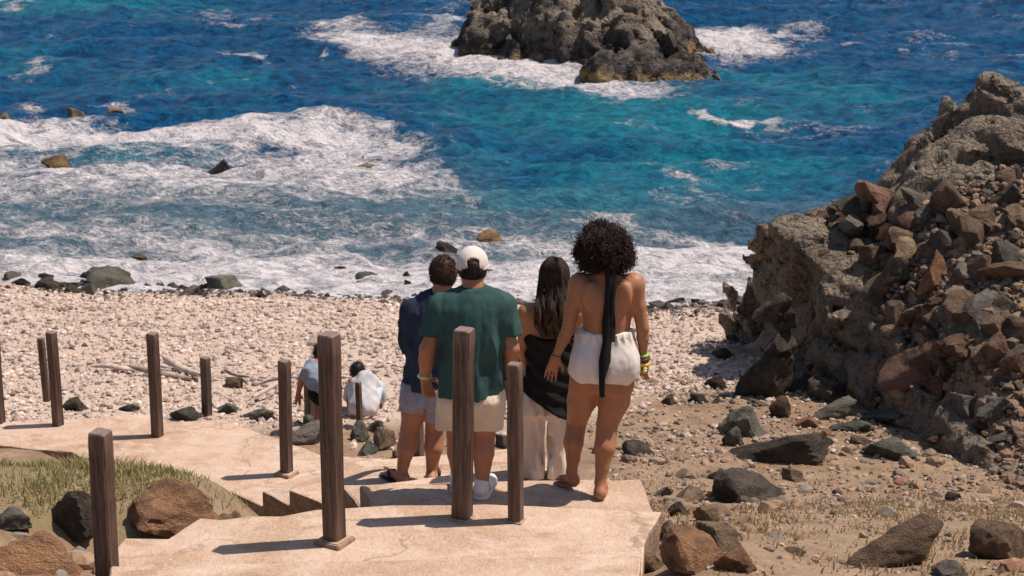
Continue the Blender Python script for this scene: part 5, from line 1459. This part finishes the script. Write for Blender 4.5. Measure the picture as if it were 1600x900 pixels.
# ---- man in navy with denim shorts
def man_navy():
    zt = tread_z(5); fr_ = at_z(674, 757, zt); Y = fr_[1]+0.03
    base = np.array([fr_[0], Y, zt]); E = person(base, 'man with short brown hair, navy shirt and grey blue shorts')
    s = SDF()
    hd = J(693, 431, Y+.05); nk = J(690, 462, Y)
    s.cone(nk+np.array([-.01, 0, -.04]), hd, .068, .058, .05); head(s, hd+np.array([.0, .02, .01]), 1.04, -.35, .12)
    s.loft([sec(470, 662, 712, Y, .06), sec(490, 652, 724, Y, .09), sec(540, 650, 716, Y, .10), sec(590, 646, 700, Y, .10), sec(628, 644, 696, Y, .09)], .02)
    shL = J(643, 490, Y); elL = J(640, 545, Y+.10); wrL = J(662, 565, Y+.26)
    s.chain([shL+np.array([.02, 0, -.03]), elL, wrL], [.045, .045, .031], .04); hand(s, wrL, (.7, .4, .1), (0, .3, 1), 1.05, .6, .15)
    shR = J(732, 490, Y); elR = J(738, 548, Y+.08); wrR = J(716, 565, Y+.26)
    s.chain([shR+np.array([-.02, 0, -.03]), elR, wrR], [.045, .045, .031], .04); hand(s, wrR, (-.7, .4, .1), (0, .3, 1), 1.05, .6, .15)
    aL = J(627, 744, Y+.0); kL = J(641, 668, Y+.03)
    s.chain([J(652, 620, Y), J(646, 645, Y+.02), kL, kL*.62+aL*.38+np.array([0, -.028, 0]), kL*.25+aL*.75, aL], [.10, .085, .066, .066, .042, .036], .04)
    aR = J(674, 744, Y+.02); kR = J(680, 668, Y+.06)
    s.chain([J(682, 620, Y), J(681, 645, Y+.04), kR, kR*.62+aR*.38+np.array([0, -.028, 0]), kR*.25+aR*.75, aR], [.10, .085, .068, .066, .042, .036], .04)
    hL = at_z(632, 757, zt)+np.array([0, 0, .016]); tL = hL+np.array([-.155, .16, 0])
    s.cone(aL, hL+np.array([0, .01, .03]), .036, .033, .02); foot(s, hL, tL, 1.08, .028)
    hR = at_z(674, 757, zt)+np.array([0, 0, .016]); tR = hR+np.array([.02, .25, 0])
    s.cone(aR, hR+np.array([0, .01, .03]), .036, .034, .02); foot(s, hR, tR, 1.08, .028)
    part('body', s.eval(GRID), 'skin_tan', E, base)
    c_ = SDF()
    c_.loft([sec(458, 660, 712, Y, .075), sec(468, 646, 728, Y, .10), sec(490, 634, 740, Y, .14), sec(540, 633, 738, Y-.01, .16), sec(592, 630, 722, Y-.01, .165), sec(605, 630, 718, Y-.01, .165)], .015)
    c_.cone(J(645, 487, Y), J(642, 530, Y+.05), .085, .075, .06); c_.cone(J(732, 487, Y), J(738, 530, Y+.05), .085, .075, .06)
    zh = J(670, 601, Y)[2]; f1 = folds(.034, 8, 6, 3.5, 12.0); f2 = folds(.012, 22, 12, 9, 4.0)
    part('shirt', c_.eval(GRID, lambda D, x, y, z: np.maximum(D+f1(x, y, z)+f2(x, y, z), zh+.012*np.sin(x*11)-z)), 'navy_cloth', E, base)
    P = [J(689, 457, Y+.01)+np.array([math.cos(a)*.072, math.sin(a)*.07, .012*math.sin(a)]) for a in np.linspace(0, 6.2832, 21)]
    part('collar', tube(P, [.016]*21, 6), 'navy_cloth', E, base)
    c_ = SDF(); c_.loft([sec(586, 632, 712, Y, .14), sec(606, 628, 708, Y, .15), sec(624, 628, 704, Y, .14)], .01)
    c_.cone(J(653, 610, Y), J(647, 645, Y+.03), .108, .112, .05); c_.cone(J(683, 612, Y), J(682, 662, Y+.05), .105, .100, .05)
    f3 = folds(.02, 10, 8, 6, 9.0); zl = J(645, 640, Y)[2]; zr = J(680, 657, Y)[2]; xm = J(665, 640, Y)[0]
    def po(D, x, y, z):
        D = D+f3(x, y, z)
        D = np.maximum(D, np.where(z < J(665, 632, Y)[2], .006-np.abs(x-xm), -1))
        hem = zl+(zr-zl)*sst(xm-.02, xm+.02, x)
        return np.maximum(np.maximum(shell(D, .02), hem-z), z-J(670, 594, Y)[2])
    part('shorts', c_.eval(GRID, po), 'denim', E, base)
    hc = hd+np.array([-.002, .005, .030])
    short_hair(E, base, hc, (.092, .108, .112), hair_mat('brown_hair', (.060, .030, .019)), 8, lambda x, y, z: np.maximum(hd[2]-.075+.25*(y-hd[1])-z, np.where(z < hd[2]+.06, y-hd[1]-.03, -1)), 3600, (.006, .014))
    # flip-flops
    for h0, t0 in ((hL, tL), (hR, tR)):
        d = t0-h0; L = np.linalg.norm(d); d = d/L; sd_ = np.cross(d, [0, 0, 1.0]); nn = 24
        P = np.array([h0+d*(L*.5+math.cos(q)*(L*.5+.03))+sd_*math.sin(q)*(.048+.008*math.cos(q)) for q in np.linspace(0, 6.2832, 25)[:-1]])
        P[:, 2] = zt
        Vv = np.concatenate([P+np.array([0, 0, .017]), P+np.array([0, 0, .002])])
        me = bpy.data.meshes.new('flip_flop'); me.from_pydata([tuple(p-base) for p in Vv], [], [list(range(nn)), list(range(2*nn-1, nn-1, -1))]+[[i, i+nn, (i+1) % nn+nn, (i+1) % nn] for i in range(nn)])
        me.materials.append(M['sole']); ff = link('flip_flop', me, E)
        P2 = [h0+d*.5*L+sd_*.045+np.array([0, 0, .01]), h0+d*.62*L+sd_*.03+np.array([0, 0, .045]), h0+d*.78*L+np.array([0, 0, .04]), h0+d*.62*L-sd_*.03+np.array([0, 0, .045]), h0+d*.5*L-sd_*.045+np.array([0, 0, .01])]
        V_, F_ = tube(P2, [.009]*5, 6); link('strap', mesh_np('strap', V_-base, F_, M['sole']), ff)
man_navy()

# ---- woman with long hair, black top and pale trousers
def woman_long():
    zt = tread_z(4); fr_ = at_z(848, 748, zt); Y = fr_[1]+0.03
    base = np.array([fr_[0], Y, zt]); E = person(base, 'woman with long wavy brown hair, black top and pale wide trousers')
    s = SDF()
    hd = J(866, 432, Y+.06); nk = J(863, 468, Y)
    s.cone(nk, hd, .052, .048, .05); head(s, hd+np.array([0, .02, .01]), .98, -.1, .1)
    s.loft([sec(470, 838, 892, Y, .06), sec(486, 822, 902, Y, .09), sec(520, 823, 899, Y, .095), sec(560, 838, 880, Y+.01, .05), sec(600, 838, 876, Y+.01, .055), sec(640, 836, 876, Y, .06)], .02)
    shL = J(823, 488, Y); elL = J(816, 545, Y+.03); wrL = J(826, 585, Y+.15)
    s.ell(shL, (.052, .056, .055), .04); s.chain([shL, elL, wrL], [.048, .037, .023], .04); hand(s, wrL, (.3, .4, -.7), (.2, .8, .3), .95, .5, .2)
    shR = J(900, 488, Y); elR = J(906, 545, Y+.03); wrR = J(892, 585, Y+.16)
    s.ell(shR, (.052, .056, .055), .04); s.chain([shR, elR, wrR], [.048, .037, .023], .04); hand(s, wrR, (-.3, .4, -.7), (-.2, .8, .3), .95, .5, .2)
    for a, b in ((836, 836), (873, 870)):
        s.chain([J(a, 630, Y), J(a, 680, Y+.02), J(b, 738, Y)], [.08, .06, .034], .04)
        h0 = at_z(b, 747, zt)+np.array([0, 0, .012]); foot(s, h0, h0+np.array([0, .21, 0]), .92, .03); s.cone(J(b, 738, Y), h0+np.array([0, .01, .03]), .034, .03, .02)
    part('body', s.eval(GRID), 'skin_warm', E, base)
    # black top falling to a slanted hem
    c_ = SDF(); c_.loft([sec(519, 818, 903, Y, .115), sec(545, 820, 900, Y, .115), sec(575, 822, 898, Y-.005, .125), sec(605, 814, 899, Y-.01, .155), sec(650, 812, 899, Y-.01, .17)], .01)
    c_.cone(J(884, 595, Y-.05), J(886, 640, Y-.06), .055, .05, .05)
    f1 = folds(.03, 7, 7, 7, 21.0); a0 = J(818, 606, Y); b0 = J(888, 648, Y); zt0 = J(860, 521, Y)[2]
    def po(D, x, y, z):
        D = D+f1(x, y, z)+.008*np.sin((z*60+x*45)+3*perlin(x*4, y*4, z*4))
        hem = a0[2]+(b0[2]-a0[2])*np.clip((x-a0[0])/(b0[0]-a0[0]), -.2, 1.1)
        return np.maximum(np.maximum(D, hem-z), z-zt0-.012*np.sin(x*20))
    part('black_top', c_.eval(GRID, po), 'black_cloth', E, base)
    c_ = SDF(); c_.loft([sec(596, 826, 888, Y+.01, .09), sec(612, 822, 890, Y, .11), sec(640, 816, 894, Y, .14)], .01)
    c_.chain([J(837, 630, Y), J(835, 690, Y+.01), J(833, 748, Y)], [.108, .095, .098], .05); c_.chain([J(873, 630, Y), J(870, 690, Y+.02), J(866, 746, Y)], [.108, .092, .098], .05)
    f2 = folds(.06, 12, 10, 2.2, 30.0); zb = J(850, 747, Y)[2]; xm = J(853, 690, Y)[0]
    def po2(D, x, y, z):
        D = D+f2(x, y, z)+.007*np.sin((x+.25*z)*85+4*perlin(x*3, y*3, z*2))
        g = .009+.03*sst(.0, .5, J(850, 640, Y)[2]-z)*0
        D = np.maximum(D, np.where(z < J(850, 650, Y)[2], g-np.abs(x-xm-.004*np.sin(z*20)), -1))
        return np.maximum(np.maximum(D, max(zb, zt+.012)-z), z-J(850, 592, Y)[2])
    part('trousers', c_.eval(GRID, po2), 'beige_cloth', E, base)
    # hair
    hc = hd+np.array([0, .0, .02]); a = SDF(); a.ell(hc, (.096, .110, .116), .03)
    a.loft([sec(518, 851, 881, Y-.095, .012), sec(500, 847, 886, Y-.095, .018), sec(475, 848, 885, Y-.075, .030), sec(450, 852, 881, Y-.0, .045), sec(425, 858, 876, Y+.05, .03)], .04)
    Vh = a.eval(.009, lambda D, x, y, z: np.maximum(D-.016*fbm(x*26, y*20, z*4+2*x, 3), np.minimum(y-(hd[1]+.045), hd[2]+.05-z)))
    r = np.random.default_rng(6); n_ = 1700
    th = r.uniform(-3.05, -.09, n_); el = np.arcsin(r.uniform(.10, 1.0, n_))
    roots = hc+np.stack([np.cos(th)*np.cos(el)*.098, np.sin(th)*np.cos(el)*.112, np.sin(el)*.118], 1)
    segs = 20; P = np.zeros((n_, segs+1, 3)); ph = np.floor((th+3.1)/.21)*2.4+np.floor(r.random(n_)*2)*1.3+r.normal(0, .25, n_)
    zbot = J(866, 527, Y-.12)[2]; zend = zbot+.26*r.random(n_)**2.2
    az = np.stack([np.cos(th), np.sin(th)], 1)
    for i in range(segs+1):
        t = i/segs
        z = roots[:, 2]+(zend-roots[:, 2])*t
        # follow the skull down to its widest level, then hang
        sk = np.sqrt(np.clip(1-((np.maximum(z, hc[2])-hc[2])/.118)**2, 0, 1))
        k = sst(hd[2]-.02, hd[2]-.20, z)
        fl = 1.0+.20*k-.45*sst(hd[2]-.26, zbot, z)
        wob = np.clip((hc[2]-z)*6, 0, 1)
        bx = hc[0]+az[:, 0]*.101*sk*fl+.018*np.sin(ph+z*27)*wob
        yy = hc[1]+az[:, 1]*.115*sk
        by = yy*(1-k)+(Y-.118-.022*np.cos(th*2)**2)*k+.016*np.cos(ph*1.7+z*27)*wob
        P[:, i] = np.stack([bx, by, z], 1)
    V = np.zeros((n_, segs+1, 3, 3)); rad = .0046*(1-.55*np.arange(segs+1)/segs)
    for k in range(3):
        V[:, :, k, 0] = P[:, :, 0]+math.cos(2.094*k)*rad; V[:, :, k, 1] = P[:, :, 1]+math.sin(2.094*k)*rad; V[:, :, k, 2] = P[:, :, 2]
    k = np.arange(3); k2 = (k+1) % 3; f = np.stack([k, k2, k2+3, k+3], -1)
    Fq = ((np.arange(n_)*(segs+1)*3)[:, None, None, None]+(np.arange(segs)*3)[None, :, None, None]+f[None, None]).reshape(-1, 4)
    hz = hd[2]-base[2]
    part('hair', merge(Vh, (V.reshape(-1, 3), Fq)), hair_mat('long_hair', (.030, .017, .012), (.125, .068, .040), hz-.04, hz-.34), E, base)
woman_long()

# ---- visitors on the beach
def bender():
    Y = 20.75; base = np.array([J(497, 690, Y)[0], Y, float(h_base(J(497, 690, Y)[0], Y))])
    E = person(base, 'beach visitor in a grey blue t-shirt bending over behind the tall post')
    s = SDF(); g = base[2]
    hip = J(508, 612, Y); sh = J(490, 578, Y+.12); hd = J(503, 553, Y+.22)
    s.chain([hip, (hip+sh)/2+np.array([0, 0, .05]), sh+np.array([.05, 0, .02])], [.15, .15, .13], .05); s.cone(sh+np.array([.06, .05, .05]), hd, .06, .055, .04); head(s, hd, 1.0, .6, .5)
    el = J(471, 592, Y); wr = J(466, 615, Y+.05)
    s.chain([J(480, 580, Y), el, wr], [.055, .042, .028], .03); hand(s, wr, (-.1, .1, -1), (1, .2, 0), 1.0, .4, .2)
    el = J(520, 605, Y+.2); wr = J(522, 630, Y+.25); s.chain([J(505, 585, Y+.1), el, wr], [.055, .042, .028], .03); hand(s, wr, (.1, .1, -1), (-1, .2, 0), 1.0, .4, .2)
    for dx in (-.10, .10):
        k = np.array([hip[0]+dx, Y+.12, g+.46]); a = np.array([hip[0]+dx, Y-.02, g+.07]); s.chain([hip+np.array([dx*.8, 0, 0]), k, a], [.10, .065, .04], .04); foot(s, a-np.array([0, .03, .05]), a+np.array([0, .19, -.05]), 1, .03)
    part('body', s.eval(.013), 'skin_tan', E, base)
    c_ = SDF(); c_.chain([J(505, 605, Y), J(497, 590, Y+.05), J(492, 578, Y+.12)], [.155, .17, .145], .05); c_.cone(J(482, 579, Y+.02), J(476, 587, Y), .075, .068, .03); c_.cone(J(505, 582, Y+.1), J(514, 592, Y+.15), .075, .068, .03)
    f1 = folds(.03, 8, 8, 8, 3.0); part('t_shirt', c_.eval(.013, lambda D, x, y, z: D+f1(x, y, z)), 'grey_blue', E, base)
    c_ = SDF(); c_.ell(hip+np.array([0, 0, -.02]), (.175, .17, .16), .03)
    for dx in (-.10, .10): c_.cone(hip+np.array([dx*.8, 0, 0]), np.array([hip[0]+dx, Y+.10, g+.52]), .12, .09, .04)
    part('shorts', c_.eval(.013), 'black_cloth', E, base)
    short_hair(E, base, hd+np.array([0, 0, .025]), (.10, .115, .11), hair_mat('black_hair', (.014, .010, .009)), 3, None, 500, (.02, .05))
bender()
def croucher():
    SC = .86
    Y = 21.6; base = np.array([J(568, 690, Y)[0], Y, float(h_base(J(568, 690, Y)[0], Y))])
    E = person(base, 'beach visitor in a loose white shirt crouching behind the thin post'); E.scale = (SC, SC, SC)
    s = SDF(); g = base[2]
    hip = np.array([base[0]+.02, Y, g+.20]); sh = hip+np.array([-.02, .30, .20]); hd = sh+np.array([-.10, .15, .09])
    s.chain([hip+np.array([0, .03, 0]), sh], [.08, .09], .05); s.cone(sh, hd, .06, .055, .04); head(s, hd, 1, .3, .3)
    for q in (-1, 1):
        k = hip+np.array([q*.18, .38, .10]); a = np.array([base[0]+q*.15, Y+.12, g+.08]); s.chain([hip+np.array([q*.09, 0, 0]), k, a], [.10, .068, .04], .04); foot(s, a-np.array([0, .03, .05]), a+np.array([0, .2, -.05]), 1, .03)
        el = sh+np.array([q*.24, .08, -.26]); wr = el+np.array([-q*.02, .12, -.24]); s.chain([sh+np.array([q*.17, 0, 0]), el, wr], [.055, .043, .028], .03); hand(s, wr, (0, .1, -1), (-q, .2, 0), 1.0, .4, .2)
    part('body', s.eval(.013), 'skin_tan', E, base)
    c_ = SDF(); c_.chain([hip+np.array([-.05, -.03, -.06]), sh+np.array([0, 0, .0])], [.165, .145], .05); c_.chain([hip+np.array([.06, -.03, -.06]), sh+np.array([.05, 0, .0])], [.165, .13], .05)
    for q in (-1, 1): c_.cone(sh+np.array([q*.14, 0, 0]), sh+np.array([q*.24, .08, -.26]), .075, .08, .06)
    f1 = folds(.05, 5, 5, 3, 13.0, 2); part('shirt', c_.eval(.013, lambda D, x, y, z: D+f1(x, y, z)), 'pale_shirt', E, base)
    c_ = SDF(); c_.ell(hip+np.array([0, 0.02, -.08]), (.16, .16, .13), .03)
    for q in (-1, 1): c_.cone(hip+np.array([q*.09, 0, -.04]), hip+np.array([q*.18, .38, .10]), .125, .08, .04)
    part('jeans', c_.eval(.013), 'pale_blue', E, base)
    short_hair(E, base, hd+np.array([0, -.01, .02]), (.105, .12, .125), hair_mat('black_hair_two', (.014, .010, .009)), 4, None, 500, (.02, .05))
croucher()

# ------------------------------------------------------------------ tell look-alike loose rocks apart by their order from the left
same = {}
for o in C.objects:
    if o.parent is None and 'label' in o: same.setdefault(o['label'], []).append(o)
ORD = ['leftmost one', 'second from left', 'third from left', 'fourth from left', 'fifth from left', 'sixth from left', 'seventh from left', 'eighth from left', 'ninth from left']
for lab, os_ in same.items():
    if len(os_) < 2: continue
    os_.sort(key=lambda o: float(to_px(o.location.x, o.location.y, o.location.z)[0]))
    nm = ['left one', 'right one'] if len(os_) == 2 else ORD
    for k, o in enumerate(os_):
        if k < len(nm): o['label'] = lab+', '+(nm[k] if k < len(os_)-1 or len(os_) == 2 else 'rightmost one')
